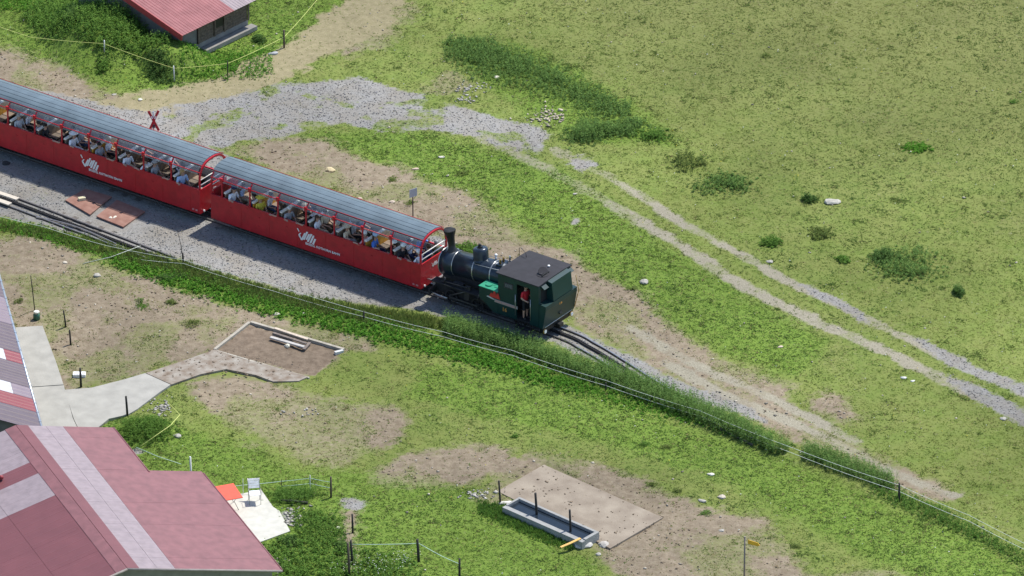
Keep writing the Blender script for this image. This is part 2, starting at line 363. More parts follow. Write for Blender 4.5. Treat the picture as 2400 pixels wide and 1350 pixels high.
def stems(x, y, z0, h, per, ll, lw, kind, taper=True, kindb=None):
    """upright leafy stems: leaves spiralling round each stem"""
    n = len(x); k = np.repeat(np.arange(n), per); f = rng.random(len(k))**.75
    hh = h[k]*f; a = rng.random(len(k))*2*PI; tl = (1-.6*f) if taper else np.ones(len(k))
    lean = rng.normal(size=(n, 2))*.12
    B = np.stack([x[k]+lean[k, 0]*hh, y[k]+lean[k, 1]*hh, z0[k]+hh], 1)
    A = np.stack([np.cos(a), np.sin(a), .15+.7*rng.random(len(k))], 1)
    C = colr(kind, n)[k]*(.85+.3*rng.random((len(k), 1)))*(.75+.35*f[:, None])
    return leaves(B, A, ll*tl*(.7+.6*rng.random(len(k))), lw*tl, C, .45, .25)
def blades(x, y, z0, h, per, lw, kind, spread=.35):
    n = len(x); k = np.repeat(np.arange(n), per); m = len(k); a = rng.random(m)*2*PI; s = spread*(.3+rng.random(m))
    B = np.stack([x[k]+rng.normal(size=m)*.03, y[k]+rng.normal(size=m)*.03, z0[k]-.01], 1)
    A = np.stack([np.cos(a)*s, np.sin(a)*s, np.ones(m)], 1)
    C = (colr(kind, n) if isinstance(kind, str) else kind)[k]*(.8+.4*rng.random((m, 1)))
    return leaves(B, A, h[k]*(.6+.6*rng.random(m)), lw, C, .35, .15)
def scatter_poly(poly, n, jit=10, soft=0):
    xs = [p[0] for p in poly]; ys = [p[1] for p in poly]; rx = []; ry = []
    while len(rx) < n:
        qx = rng.uniform(min(xs), max(xs), n*3); qy = rng.uniform(min(ys), max(ys), n*3)
        i = inpoly(qx+rng.normal(size=n*3)*jit, qy+rng.normal(size=n*3)*jit*.5, poly); rx += list(qx[i]); ry += list(qy[i])
    rx = np.array(rx[:n]); ry = np.array(ry[:n])
    g = [G(a, b) for a, b in zip(rx, ry)]; x = np.array([p.x for p in g]); y = np.array([p.y for p in g])
    return x, y, samp(Z, x, y)

# pasture sward
N = 420000
x = rng.uniform(-24.5, 24.5, N); y = rng.uniform(-30, 31, N); ppx, ppy = toPx(x, y)
keep = (ppx > -60) & (ppx < 2460) & (ppy > -60) & (ppy < 1420); x = x[keep]; y = y[keep]; ppx = ppx[keep]; ppy = ppy[keep]
g_ = samp(m_gravel, x, y); d_ = samp(m_dirt, x, y); l_ = samp(m_lush, x, y); s_ = samp(m_sand, x, y); h_ = samp(hard, x, y); o_ = samp(m_olive, x, y)
tuft = fbm(x, y, 1.5, 700, 4)
dens = (1-sst(.25, .7, g_+(tuft-.5)*.4)*.985)*(1-.88*sst(.15, 1.0, d_+(.5-tuft)*1.2))*(1-.90*sst(.3, .9, s_))*(1-.90*sst(.25, .8, samp(m_rut, x, y)+(.5-tuft)*.5))*(1-h_)*(.60+.45*sst(.3, .6, tuft)+.2*l_)
dens *= np.where((samp(dtrack, x, y) < 1.25) & (x < 8), .02, 1)*np.where(samp(dsid, x, y) < .9, .03, 1)
keep = rng.random(len(x)) < dens; x = x[keep]; y = y[keep]; l_ = l_[keep]; o_ = o_[keep]; d_ = d_[keep]; tuft = tuft[keep]; n = len(x)
big = fbm(x, y, .33, 720, 4); sp = fbm(x, y, 2.3, 740, 3)
c_y = np.array((.176, .238, .050)); c_g = np.array((.132, .205, .044)); c_l = np.array((.104, .192, .036)); c_d = np.array((.118, .185, .045)); c_o = np.array((.172, .205, .060)); c_b = np.array((.27, .225, .105))
t1 = sst(.35, .65, big)[:, None]; C = c_g*(1-t1)+c_y*t1
C = C*(1-.55*l_[:, None])+c_l*.55*l_[:, None]; C = C*(1-.5*o_[:, None])+c_o*.5*o_[:, None]
C = C*(.84+.34*sst(.3, .7, fbm(x, y, .75, 760, 4)))[:, None]; tn = fbm(x, y, .13, 790, 3); C = C*(1+(tn-.5)[:, None]*np.array((.9, .5, .5))); t2 = sst(.60, .76, sp)[:, None]; C = C*(1-t2*.6)+c_d*t2*.6
t3 = (rng.random((n, 1)) < .10+.3*d_[:, None]); C = np.where(t3, c_b, C); C = C*(.92+.16*rng.random((n, 1)))
hh = .035+.05*rng.random(n)+.05*sst(.60, .78, sp)+.02*l_
V, F, Cc = blades(x, y, samp(Z, x, y), hh, 4, .034, C, 2.6)
print('grass tufts', n)
link('pasture_grass', npmesh('pasture_grass', V, F, leafmat, Cc), kind='stuff', label='short yellow green pasture grass over the whole slope', category='grass')

# gravel stones and ballast
stonemat = mat('stone grit', (1, 1, 1), .9, var=.1, vcol=True, spec=.2)
def pebbles(x, y, z, r, C, flat=.6):
    n = len(x); a = rng.random(n)*PI
    base = np.array([(1, 0, 0), (0, 1, 0), (-1, 0, 0), (0, -1, 0), (0, 0, 1), (0, 0, -1)], float)
    ca, sa = np.cos(a), np.sin(a); V = np.zeros((n, 6, 3))
    sxx = r*(.7+.6*rng.random(n)); syy = r*(.7+.6*rng.random(n)); szz = r*flat*(.7+.6*rng.random(n))
    for i, b in enumerate(base):
        bx = b[0]*sxx; by = b[1]*syy
        V[:, i, 0] = x+bx*ca-by*sa; V[:, i, 1] = y+bx*sa+by*ca; V[:, i, 2] = z+b[2]*szz
    V += rng.normal(size=V.shape)*(r*.16)[:, None, None]
    f = np.array([(0,1,4),(1,2,4),(2,3,4),(3,0,4),(1,0,5),(2,1,5),(3,2,5),(0,3,5)])
    F = (np.arange(n)[:, None, None]*6+f[None]).reshape(-1, 3)
    return V.reshape(-1, 3), F, np.repeat(C, 6, 0)
N = 150000; x = rng.uniform(-24.5, 24.5, N); y = rng.uniform(-30, 31, N); ppx, ppy = toPx(x, y)
g_ = samp(m_gravel, x, y)*(.55+.6*vn(x*2, y*2, 5)); h_ = samp(hard, x, y)
k = (rng.random(N) < sst(.25, .8, g_)) & (h_ < .5) & (ppx > -40) & (ppx < 2440) & (ppy > -40) & (ppy < 1400); x = x[k]; y = y[k]; n = len(x)
C = np.array((.215, .212, .205))*(.45+1.05*rng.random((n, 1))**1.3)*(1+rng.normal(size=(n, 3))*.03)
V, F, C = pebbles(x, y, samp(Z, x, y)+.008, .022+.022*rng.random(n)**2, C); print('pebbles', n)
link('gravel_stones', npmesh('gravel_stones', V, F, stonemat, C), kind='stuff', label='loose grey gravel around the tracks and yard', category='gravel')
N = 26000; x = rng.uniform(-24.5, 24.5, N); y = rng.uniform(-30, 31, N); d_ = samp(m_dirt, x, y); h_ = samp(hard, x, y)
k = (rng.random(N) < .03+.55*sst(.3, .8, d_)*sst(.42, .62, fbm(x, y, .8, 77, 3))) & (h_ < .5); x = x[k]; y = y[k]; n = len(x)
C = np.array((.40, .36, .29))*(.4+.9*rng.random((n, 1)))
V, F, C = pebbles(x, y, samp(Z, x, y)+.015, .025+.065*rng.random(n)**5, C, .5)
link('scattered_stones', npmesh('scattered_stones', V, F, stonemat, C), kind='stuff', label='small pale stones strewn over bare soil and grass', category='stones')
# soil clods
N = 30000; x = rng.uniform(-24.5, 24.5, N); y = rng.uniform(-30, 31, N); d_ = samp(m_dirt, x, y); h_ = samp(hard, x, y); g_ = samp(m_gravel, x, y)
k = (rng.random(N) < .8*sst(.4, .9, d_)*sst(.45, .6, fbm(x, y, .7, 99, 3))) & (h_ < .5) & (g_ < .3); x = x[k]; y = y[k]; n = len(x)
C = np.array((.17, .13, .09))*(.5+.8*rng.random((n, 1)))
nx_ = 140; qx, qy, qz = scatter_poly([(1140,1150),(1275,1070),(1580,1214),(1440,1300)], nx_, 8); x = np.concatenate([x, qx]); y = np.concatenate([y, qy]); C = np.vstack([C, np.array((.17, .13, .09))*(.6+.9*rng.random((nx_, 1)))])
qx, qy, qz = scatter_poly([(340,875),(505,812),(740,870),(720,900),(600,890),(430,895)], nx_, 8); x = np.concatenate([x, qx]); y = np.concatenate([y, qy]); C = np.vstack([C, np.array((.17, .13, .09))*(.6+.9*rng.random((nx_, 1)))]); n = len(x)
zc = samp(Z, x, y)+.01; zc = np.where(samp(hard, x, y) > .5, np.where(x > 0, .03, .07), zc)
V, F, C = pebbles(x, y, zc, .02+.05*rng.random(n)**2, C, .4)
link('soil_clods', npmesh('soil_clods', V, F, stonemat, C), kind='stuff', label='dark crumbly clods of trodden soil', category='soil')

def veg(name, label, cat, parts, kind=None, group=None):
    V, F, C = cloud(parts); o = link(name, npmesh(name, V, F, leafmat, C))
    tag(o, label, cat, group)
    if kind: o['kind'] = kind
    return o
def herb(poly, n, h0, h1, per, ll, lw, kind, jit=10):
    x, y, z = scatter_poly(poly, n, jit); return stems(x, y, z, rng.uniform(h0, h1, n), per, ll, lw, kind)
def tall(poly, n, h0, h1, per, lw, kind, jit=10):
    x, y, z = scatter_poly(poly, n, jit); return blades(x, y, z, rng.uniform(h0, h1, n), per, lw, kind, .4)
veg('trackside_weeds', 'dense tall grey green nettles between the fence and the ballast below the locomotive', 'weeds', [
    herb([(1040,757),(1180,792),(1300,832),(1450,885),(1600,945),(1760,1015),(1850,1060),(1820,1065),(1600,975),(1450,915),(1300,866),(1180,826),(1040,785)], 4800, .35, .88, 12, .13, .05, 'nettle', 6)], 'stuff')
veg('trackside_weeds', 'thin grasses and low herbs along the ballast edge beneath the coaches', 'weeds', [
    tall([(0,520),(120,540),(260,575),(420,612),(560,655),(700,695),(850,722),(1000,742),(1060,758),(1060,775),(850,752),(700,722),(560,690),(420,645),(260,600),(100,560),(0,540)], 4200, .10, .34, 6, .03, 'grass', 7),
    herb([(250,590),(420,630),(700,712),(1000,765),(1000,785),(700,735),(420,650),(250,610)], 700, .1, .28, 9, .10, .05, 'mid', 8)], 'stuff')
veg('green_herb_strip', 'bright green leafy herbs in a strip below the trackside fence', 'herbs', [
    herb([(230,590),(420,640),(560,680),(700,725),(900,765),(1100,815),(1300,880),(1420,925),(1300,910),(1100,855),(900,800),(700,755),(560,715),(400,670),(260,620)], 2500, .06, .2, 9, .13, .08, 'bright', 12),
    herb([(1300,880),(1500,935),(1700,975),(1830,1030),(1700,1010),(1500,965),(1300,915)], 750, .05, .18, 8, .11, .07, 'bright', 12),
    herb([(0,515),(90,530),(230,575),(230,600),(90,560),(0,535)], 600, .06, .2, 8, .10, .06, 'bright', 10)], 'stuff')
veg('trackside_weeds', 'grey green nettle patch beside the soil track at far right of the fence', 'weeds', [
    herb([(1880,1050),(1960,1068),(2060,1110),(2110,1140),(2080,1148),(1980,1112),(1880,1078)], 1300, .3, .7, 11, .12, .045, 'nettle', 6)], 'stuff')
veg('trackside_weeds', 'low weeds under the fence in the bottom right corner', 'weeds', [
    herb([(2050,1130),(2200,1190),(2400,1300),(2440,1340),(2300,1270),(2150,1205),(2040,1150)], 1300, .08, .3, 9, .10, .05, 'mid', 12)], 'stuff')
veg('nettle_bed', 'long dark green nettle bed running across the upper pasture', 'nettles', [
    herb([(1040,100),(1110,90),(1200,125),(1330,190),(1480,260),(1470,285),(1330,215),(1200,160),(1050,140)], 2100, .08, .42, 10, .14, .055, 'nettle', 18),
    herb([(1060,155),(1200,165),(1400,250),(1460,300),(1330,240),(1200,190),(1080,175)], 700, .08, .25, 8, .12, .05, 'nettle', 20)], 'stuff')
def clump(name, label, cat, cx, cy, wpx, hpx, n, h0, h1, kind, per=12, ll=.14, lw=.055, group=None):
    g = P(cx, cy); rx = wpx/54/2; ry = hpx/25.5/2
    nl = 5 if wpx > 45 else 3; la = rng.random(nl)*2*PI; lr = .25+.5*rng.random(nl); lx = np.cos(la)*lr*rx; ly = np.sin(la)*lr*ry; lh = rng.uniform(.45, 1., nl); li = rng.integers(0, nl, n)
    q = rng.normal(size=(n, 2))*.36; x = g.x+lx[li]+q[:, 0]*rx; y = g.y+ly[li]+q[:, 1]*ry; rr_ = np.hypot(q[:, 0], q[:, 1])
    h = rng.uniform(h0*.6, h1, n)*lh[li]*np.clip(1.15-.9*rr_, .2, 1.1); z = samp(Z, x, y)
    return veg(name, label, cat, [stems(x, y, z, h, per, ll, lw, kind)], None, group)
clump('shrub', 'bushy dark green weed clump at the lower end of the nettle bed', 'shrub', 1380, 312, 120, 54, 560, .4, .85, 'nettle', 13)
clump('shrub', 'lighter green weed clump right of the nettle bed end', 'shrub', 1468, 305, 110, 40, 420, .25, .6, 'nettle')
clump('shrub', 'wispy green weeds trailing beyond the nettle bed', 'shrub', 1530, 318, 90, 36, 180, .2, .45, 'mid')
clump('shrub', 'grey green shrub patch in the pasture right of the cart track', 'shrub', 2125, 622, 150, 62, 460, .25, .7, 'nettle', 12)
clump('shrub', 'taller dark tip at the left of the grey green shrub patch', 'shrub', 2066, 606, 55, 28, 220, .5, .9, 'dark', 13)
clump('shrub', 'long low shrub patch above the far wheel rut', 'shrub', 1690, 440, 130, 52, 360, .2, .5, 'nettle', 11)
clump('shrub', 'thin tall weeds left of the long low shrub patch', 'shrub', 1615, 385, 70, 40, 160, .3, .65, 'olive')
clump('shrub', 'small dark tuft left of the white pasture boulder', 'shrub', 1898, 474, 36, 16, 110, .3, .55, 'dark')
clump('shrub', 'brownish green tuft below the white pasture boulder', 'shrub', 1925, 548, 50, 30, 130, .2, .45, 'olive')
clump('shrub', 'round green tuft above the far wheel rut', 'shrub', 1805, 572, 52, 22, 150, .25, .45, 'mid')
clump('shrub', 'small red stemmed green tuft beside the far rut', 'shrub', 1982, 610, 36, 14, 90, .2, .35, 'mid')
clump('shrub', 'upright dark green tuft near the right edge of the pasture', 'shrub', 2243, 690, 30, 16, 110, .3, .6, 'dark')
clump('shrub', 'low bright patch of leaves high in the right pasture', 'shrub', 2150, 348, 60, 26, 120, .12, .25, 'bright')
clump('shrub', 'bushy weed standing just behind the chimney and dome', 'shrub', 1098, 590, 62, 30, 170, .3, .6, 'mid')
clump('shrub', 'weed clump beside the long thin mast at the fence', 'shrub', 408, 652, 80, 18, 130, .2, .4, 'dark')
clump('shrub', 'dark grass mound beside the bend of the concrete path', 'shrub', 330, 1012, 130, 60, 700, .25, .55, 'mid', 10, .16, .04)
clump('shrub', 'tall grass clump right of the white garden chair', 'shrub', 690, 1166, 105, 38, 450, .3, .6, 'mid', 9, .2, .035)
clump('shrub', 'dark tuft at the lower corner of the patio slab', 'shrub', 678, 1268, 46, 22, 120, .2, .4, 'dark')
clump('shrub', 'dark green leaf clump left of the thick split post', 'shrub', 800, 1285, 30, 20, 80, .2, .35, 'dark')
clump('shrub', 'small dark shrub below the barn beside the white stakes', 'shrub', 376, 180, 76, 40, 330, .3, .65, 'dark', 12)
clump('shrub', 'little bush between the two white stakes', 'shrub', 296, 152, 24, 12, 70, .2, .4, 'dark')
clump('shrub', 'small bush just under the left white stake', 'shrub', 240, 168, 36, 26, 120, .2, .4, 'mid')
clump('shrub', 'dark bluish bush at the left foot of the green mound', 'shrub', 165, 88, 66, 42, 380, .4, .9, 'dark', 13)
clump('shrub', 'round dark bush at the end of the barn ledge', 'shrub', 611, 92, 34, 20, 130, .3, .5, 'dark')
for i, (a, b, lb) in enumerate(((1480,648,'left'),(1480,500,'') ,(1460,1070,''),(1655,1205,''),(1585,1150,''),(1515,1132,''),(1865,1275,''),(1710,520,''),(1390,1135,''),(1270,1030,''))):
    pass
TUFTS = [(1655,1204,26,'dry dirt right of the concrete slab'),(1588,1152,22,'bare soil above the right corner of the slab'),(1524,1134,24,'soil edge above the concrete slab'),(1864,1278,26,'trodden soil right of the yellow waymark'),
         (1850,1045,34,'grass just below the fence wires'),(1510,1045,28,'grass halfway between loco and slab'),(1560,1050,26,'pasture left of the grass bend'),(395,705,40,'brown soil below the front of the rear coach'),(330,715,44,'brown soil above the milk can'),(450,760,46,'soil left of the framed bed'),
         (42,708,22,'left edge soil beside the grey barn roof'),(1205,1028,20,'pasture below the green strip'),(960,480,26,'foot of the small grey sign'),(920,420,30,'dirt above the small grey sign'),(1085,405,28,'grass above the small grey sign'),(1480,680,22,'dirt edge right of the locomotive'),(2375,240,24,'top right pasture edge'),(2100,470,22,'open pasture right of the boulder'),(1790,130,30,'upper pasture')]
for a, b, wd, lb in TUFTS:
    clump('grass_tuft', 'small green tuft growing in the '+lb, 'grass tuft', a, b, wd, wd*.45, int(wd*1.6), .1, .26, 'mid' if (a+b) % 2 else 'olive', 7, .14, .03, 'single tufts')
# mound of herbs left of the small barn, and rank growth bottom left
veg('herb_mound', 'large mound of rank green herbs left of the small barn', 'herbs', [
    herb([(50,40),(130,0),(250,-40),(330,10),(390,70),(400,150),(330,165),(230,150),(120,100)], 4200, .2, .6, 10, .17, .07, 'mid', 14),
    herb([(200,20),(350,40),(380,110),(280,110)], 900, .6, .95, 10, .16, .07, 'mid', 16)], 'stuff')
veg('rank_weeds', 'bright low herbs around the small barn', 'herbs', [
    herb([(420,110),(520,125),(640,110),(640,180),(540,190),(420,190)], 900, .08, .25, 7, .12, .06, 'bright', 14),
    herb([(-40,-40),(120,-40),(80,30),(-40,20)], 700, .1, .35, 8, .14, .06, 'bright', 14)], 'stuff')
veg('rank_weeds', 'leafy docks and nettles growing right of the red roof corner', 'weeds', [
    herb([(600,1290),(700,1270),(820,1290),(960,1330),(1000,1400),(640,1400)], 1500, .08, .34, 8, .17, .08, 'mid', 26)], 'stuff')
veg('rank_weeds', 'low green growth along the fence line below the patio', 'weeds', [
    herb([(690,1200),(790,1210),(810,1280),(700,1270)], 900, .06, .2, 7, .12, .05, 'mid', 14)], 'stuff')
veg('rank_weeds', 'grass bank hiding the lower edge of the trough', 'grass', [
    tall([(1120,1175),(1185,1195),(1260,1232),(1345,1268),(1350,1290),(1240,1250),(1130,1205)], 1500, .08, .24, 6, .035, 'mid', 10)], 'stuff')
veg('trackside_weeds', 'nettles leaning over the rails where they vanish right of the locomotive', 'weeds', [
    herb([(1390,846),(1500,888),(1620,935),(1760,1000),(1750,1015),(1600,955),(1480,912),(1400,880)], 900, .3, .75, 12, .13, .05, 'nettle', 6)], 'stuff')
nb = 5200; xb = rng.uniform(-4, 25, nb); yb = rng.uniform(0, 31, nb); qx, qy = toPx(xb, yb)
kb = (fbm(xb, yb, .7, 860, 4) > .50) & (samp(m_gravel, xb, yb) < .2) & (samp(m_rut, xb, yb) < .2) & (rng.random(nb) < .25+.75*sst(600, 0, qy)) & (qx > 1000); xb = xb[kb]; yb = yb[kb]
veg('pasture_weeds', 'low coarse leafy weeds mottling the upper right pasture', 'weeds', [stems(xb, yb, samp(Z, xb, yb), rng.uniform(.05, .16, len(xb)), 7, .11, .05, 'olive')], 'stuff')
# white flowers
def flowers(px, py, wx, wy, n, label, col=(.75, .75, .68)):
    g = P(px, py); x = g.x+rng.normal(size=n)*wx/54/2; y = g.y+rng.normal(size=n)*wy/25.5/2; z = samp(Z, x, y)+rng.uniform(.15, .4, n)
    V, F, C = pebbles(x, y, z, np.full(n, .022), np.array(col)*np.ones((n, 3))*(.8+.3*rng.random((n, 1))))
    s = stems(x, y, z-.3, np.full(n, .3), 6, .1, .03, 'mid')
    o = link('flower_patch', npmesh('flower_patch', V, F, stonemat, C)); tag(o, label, 'flowers')
    link('stems', npmesh('stems', s[0], s[1], leafmat, s[2]), o, kind='stuff')
flowers(870, 1335, 70, 20, 90, 'white flowering herbs in front of the thick split post')
flowers(950, 1318, 34, 14, 40, 'small white flower patch beside the dark leaning fence post')
flowers(1866, 425, 12, 6, 8, 'tiny yellow flowers right of the long shrub patch', (.7, .6, .05))
#PART2
# ================================================================ THE RAILWAY
rust = mat('rusty rail side', (.060, .045, .038), .8, var=.3, scale=20)
railtop = mat('worn rail head', (.38, .37, .36), .3, .8, var=.1)
darksteel = mat('dark steel', (.035, .034, .036), .6, .3, var=.3, scale=9)
sleepm = mat('weathered sleeper', (.13, .115, .10), .9, var=.3, scale=8)
def smooth_line(pts, n=12):
    pts = [Vector(p) for p in pts]; out = []
    for i in range(len(pts)-1):
        a = pts[max(i-1, 0)]; b = pts[i]; c = pts[i+1]; d = pts[min(i+2, len(pts)-1)]
        for k in range(n):
            t = k/n; out.append(.5*((2*b)+(c-a)*t+(2*a-5*b+4*c-d)*t*t+(3*b-a-3*c+d)*t**3))
    out.append(pts[-1]); return out
def offs(line, u):
    out = []
    for i, p in enumerate(line):
        d = (line[min(i+1, len(line)-1)]-line[max(i-1, 0)]); d.z = 0; d.normalize(); out.append(p+Vector((-d.y, d.x, 0))*u)
    return out
def bar_along(line, w_, z0, z1, mb=None):
    mb = mb or MB(); L_ = offs(line, w_/2); R_ = offs(line, -w_/2); n = len(line); vs = []
    for a, b in zip(L_, R_): vs += [(a.x, a.y, z0), (b.x, b.y, z0), (b.x, b.y, z1), (a.x, a.y, z1)]
    fs = [(4*i+k, 4*i+(k+1) % 4, 4*i+4+(k+1) % 4, 4*i+4+k) for i in range(n-1) for k in range(4)]+[(3, 2, 1, 0), tuple(4*(n-1)+k for k in range(4))]
    return mb.add(vs, fs)
def railway(label, pts, seg, rails=(-.4, .4), rack=(-.05, .05), extra=None):
    line = smooth_line([G(*p) for p in pts], seg); mid = line[len(line)//2]
    t = thing('railway_track', label, 'railway track', (mid.x, mid.y, 0)); o = Vector((mid.x, mid.y, 0)); ln = [p-o for p in line]
    for u in rails:
        r = bar_along(offs(ln, u), .10, -.06, .0).build('rail', rust, t)
        mb = bar_along(offs(ln, u), .055, .001, .045); h = mb.build('rail_head', railtop, r)
    for u in rack:
        mb = bar_along(offs(ln, u), .03, -.04, .06); rb = mb.build('rack_bar', darksteel, t)
    # rack teeth between the two bars, joined: hundreds of tiny ones
    mb = MB(); acc = 0
    for i in range(len(ln)-1):
        a, b = ln[i], ln[i+1]; L_ = (b-a).length
        if L_ < 1e-4: continue
        d = (b-a)/L_; s_ = Vector((-d.y, d.x, 0)); p = 0
        while acc < L_:
            c = a+d*acc; q = [c-d*.03-s_*.035, c+d*.03-s_*.035, c+d*.03+s_*.035, c-d*.03+s_*.035]
            mb.hexa([(v.x, v.y, -.03) for v in q], [(v.x, v.y, .085) for v in q]); acc += .12
        acc -= L_
    mb.build('rack_teeth', darksteel, t, kind='stuff')
    acc = 0; sm = MB().box((-.13, -.75, -.07), (.13, .75, -.012)).mesh('sleeper', sleepm)
    for i in range(len(ln)-1):
        a, b = ln[i], ln[i+1]; L_ = (b-a).length; d = (b-a).normalized()
        while acc < L_:
            c = a+d*acc; s_ = link('sleeper', sm, t, (c.x, c.y, random.uniform(-.040, -.030))); s_.rotation_euler.z = math.atan2(d.y, d.x)+random.uniform(-.02, .02); acc += .75
        acc -= L_
    return t, ln
railway('narrow gauge rack railway line running under the train and out past the locomotive',
        [(-120,296.0),(300,437.9),(700,573.0),(1000,674.4),(1303,777),(1380,813),(1450,855),(1540,912),(1660,975),(1780,1035)], 6)
t2, ln2 = railway('empty rack siding in the gravel left of the rusty plates', [(-150,410),(0,463),(145,517),(290,572),(400,614)], 6)
spl = [G(*p)-Vector((t2.location.x, t2.location.y, 0)) for p in ((85,510),(150,524),(210,545),(272,573))]
bar_along(smooth_line(spl, 4), .06, .001, .05).build('switch_rail', railtop, t2)

TH = math.atan2(-.582, .813); O = G(1017.5, 680.3, 0); O.z = .045
TM = Matrix.Translation(O) @ Matrix.Rotation(TH, 4, 'Z')
def troot(name, label, cat, t0):
    p = TM @ Vector((t0, 0, 0)); return thing(name, label, cat, p, TH)
# ---------------------------------------------------------------- materials of the train
red = mat('red paint', (.42, .009, .018), .42, var=.16, scale=3.5, spec=.5)
redd = mat('deep red frame paint', (.42, .010, .022), .4, var=.08, scale=3)
roofm = mat('grey blue roof paint', (.105, .140, .160), .42, var=.18, scale=1.3, bump=.15, bscale=6)
cream = mat('cream metal', (.80, .78, .72), .4, var=.05)
seatw = mat('brown seat wood', (.20, .15, .11), .6, var=.2, scale=4)
wood = mat('yellow varnished wood', (.60, .30, .03), .45, var=.15, scale=4)
floorm = mat('grey floor', (.25, .25, .25), .8, var=.1)
inner = mat('inside lining', (.38, .38, .36), .7, var=.1)
black = mat('black paint', (.010, .011, .012), .45, var=.3, scale=5)
undm = mat('sooty underframe', (.016, .016, .017), .75, var=.4, scale=7)
steel = mat('bare steel', (.45, .45, .45), .35, .7, var=.15)
whitesheet = mat('off white sheet', (.46, .45, .46), .5, var=.1)
white = mat('white paint', (.78, .78, .76), .5, var=.04)
glassm = bpy.data.materials.new('clear curved glass'); glassm.use_nodes = True
_n = glassm.node_tree; _b = _n.nodes['Principled BSDF']; _b.inputs['Base Color'].default_value = (.9, .92, .94, 1); _b.inputs['Roughness'].default_value = .06
_t = _n.nodes.new('ShaderNodeBsdfTransparent'); _t.inputs[0].default_value = (.9, .93, .95, 1); _m = _n.nodes.new('ShaderNodeMixShader'); _m.inputs[0].default_value = .09
_n.links.new(_t.outputs[0], _m.inputs[1]); _n.links.new(_b.outputs[0], _m.inputs[2]); _n.links.new(_m.outputs[0], _n.nodes['Material Output'].inputs[0])

def textmesh(txt, size, m, depth=.004, bold=.0, sx=1.):
    c = bpy.data.curves.new('lettering', 'FONT'); c.body = txt; c.size = size; c.extrude = depth; c.offset = bold; c.space_character = 1.05; c.resolution_u = 2
    o = bpy.data.objects.new('lettering', c); COL.objects.link(o); dg = bpy.context.evaluated_depsgraph_get()
    me = bpy.data.meshes.new_from_object(o.evaluated_get(dg)); bpy.data.objects.remove(o)
    xs = [v.co.x for v in me.vertices]; x0 = min(xs)
    for v in me.vertices: v.co.x = (v.co.x-x0)*sx
    me.materials.clear(); me.materials.append(m); return me, (max(xs)-x0)*sx

HW, ZS, ZW, SPR, TOP = .97, .42, 1.60, 2.10, 2.87
def archz(u): return SPR+(TOP-SPR)*(max(0, 1-abs(u/HW)**2.4))**(1/2.3)
CL = 11.43; POST = [-10.82+1.535*k for k in range(8)]
def arch_pts(off=0., u1=HW, n=20):
    pts = [(-u1-off, ZW)]
    for k in range(n+1):
        a = -math.cos(PI*k/n); u = a*u1; pts.append((u*(1+off/u1), archz(u)+off))
    pts.append((u1+off, ZW)); return pts
def strip(mb, prof, t0, t1, thick):          # sheet along t following a (u,z) profile
    n = len(prof); vs = []
    for t in (t0, t1):
        for off in (0, -thick):
            for (u, z) in prof: vs.append((t, u, z+off))
    def q(ti, oi, i): return (ti*2+oi)*n+i
    fs = []
    for i in range(n-1):
        fs += [(q(0,0,i), q(1,0,i), q(1,0,i+1), q(0,0,i+1)), (q(0,1,i), q(0,1,i+1), q(1,1,i+1), q(1,1,i)), (q(0,0,i), q(0,0,i+1), q(0,1,i+1), q(0,1,i)), (q(1,0,i), q(1,1,i), q(1,1,i+1), q(1,0,i+1))]
    fs += [(q(0,0,0), q(0,1,0), q(1,1,0), q(1,0,0)), (q(0,0,n-1), q(1,0,n-1), q(1,1,n-1), q(0,1,n-1))]
    return mb.add(vs, fs)
def arch_frame(mb, t, w_, d_, u1=HW):
    P_ = arch_pts(0, u1); n = len(P_); vs = []
    for tt in (t-w_/2, t+w_/2):
        for sc in (1., 1-d_):
            for (u, z) in P_: vs.append((tt, u*sc+0, ZW+(z-ZW)*(1 if sc == 1 else 1-d_*.9)))
    q = lambda a, b, i: (a*2+b)*n+i; fs = []
    for i in range(n-1):
        fs += [(q(0,0,i), q(0,0,i+1), q(1,0,i+1), q(1,0,i)), (q(0,1,i), q(1,1,i), q(1,1,i+1), q(0,1,i+1)), (q(0,0,i), q(0,1,i), q(0,1,i+1), q(0,0,i+1)), (q(1,0,i), q(1,0,i+1), q(1,1,i+1), q(1,1,i))]
    return mb.add(vs, fs)
def logo_mb():
    mb = MB()
    def para(x0, z0, x1, z1, w_): mb.ext([(x0, z0), (x0+w_, z0), (x1+w_, z1), (x1, z1)], 'y', -.006, 0)
    bars = [(.0, .20, .10, .34, .07), (.13, .00, .34, .40, .10), (.25, .06, .45, .50, .10), (.40, .10, .56, .42, .09), (.47, .02, .68, .46, .10), (.61, .0, .80, .42, .10), (.75, -.02, .88, .28, .10)]
    for b in bars: para(*b)
    mb.ext([(-.06, .50), (-.02, .54), (.07, .40), (.04, .36)], 'y', -.006, 0)
    mb.ext([(.02, .18), (.16, .0), (.20, .04), (.10, .22)], 'y', -.0062, -.0002); return mb
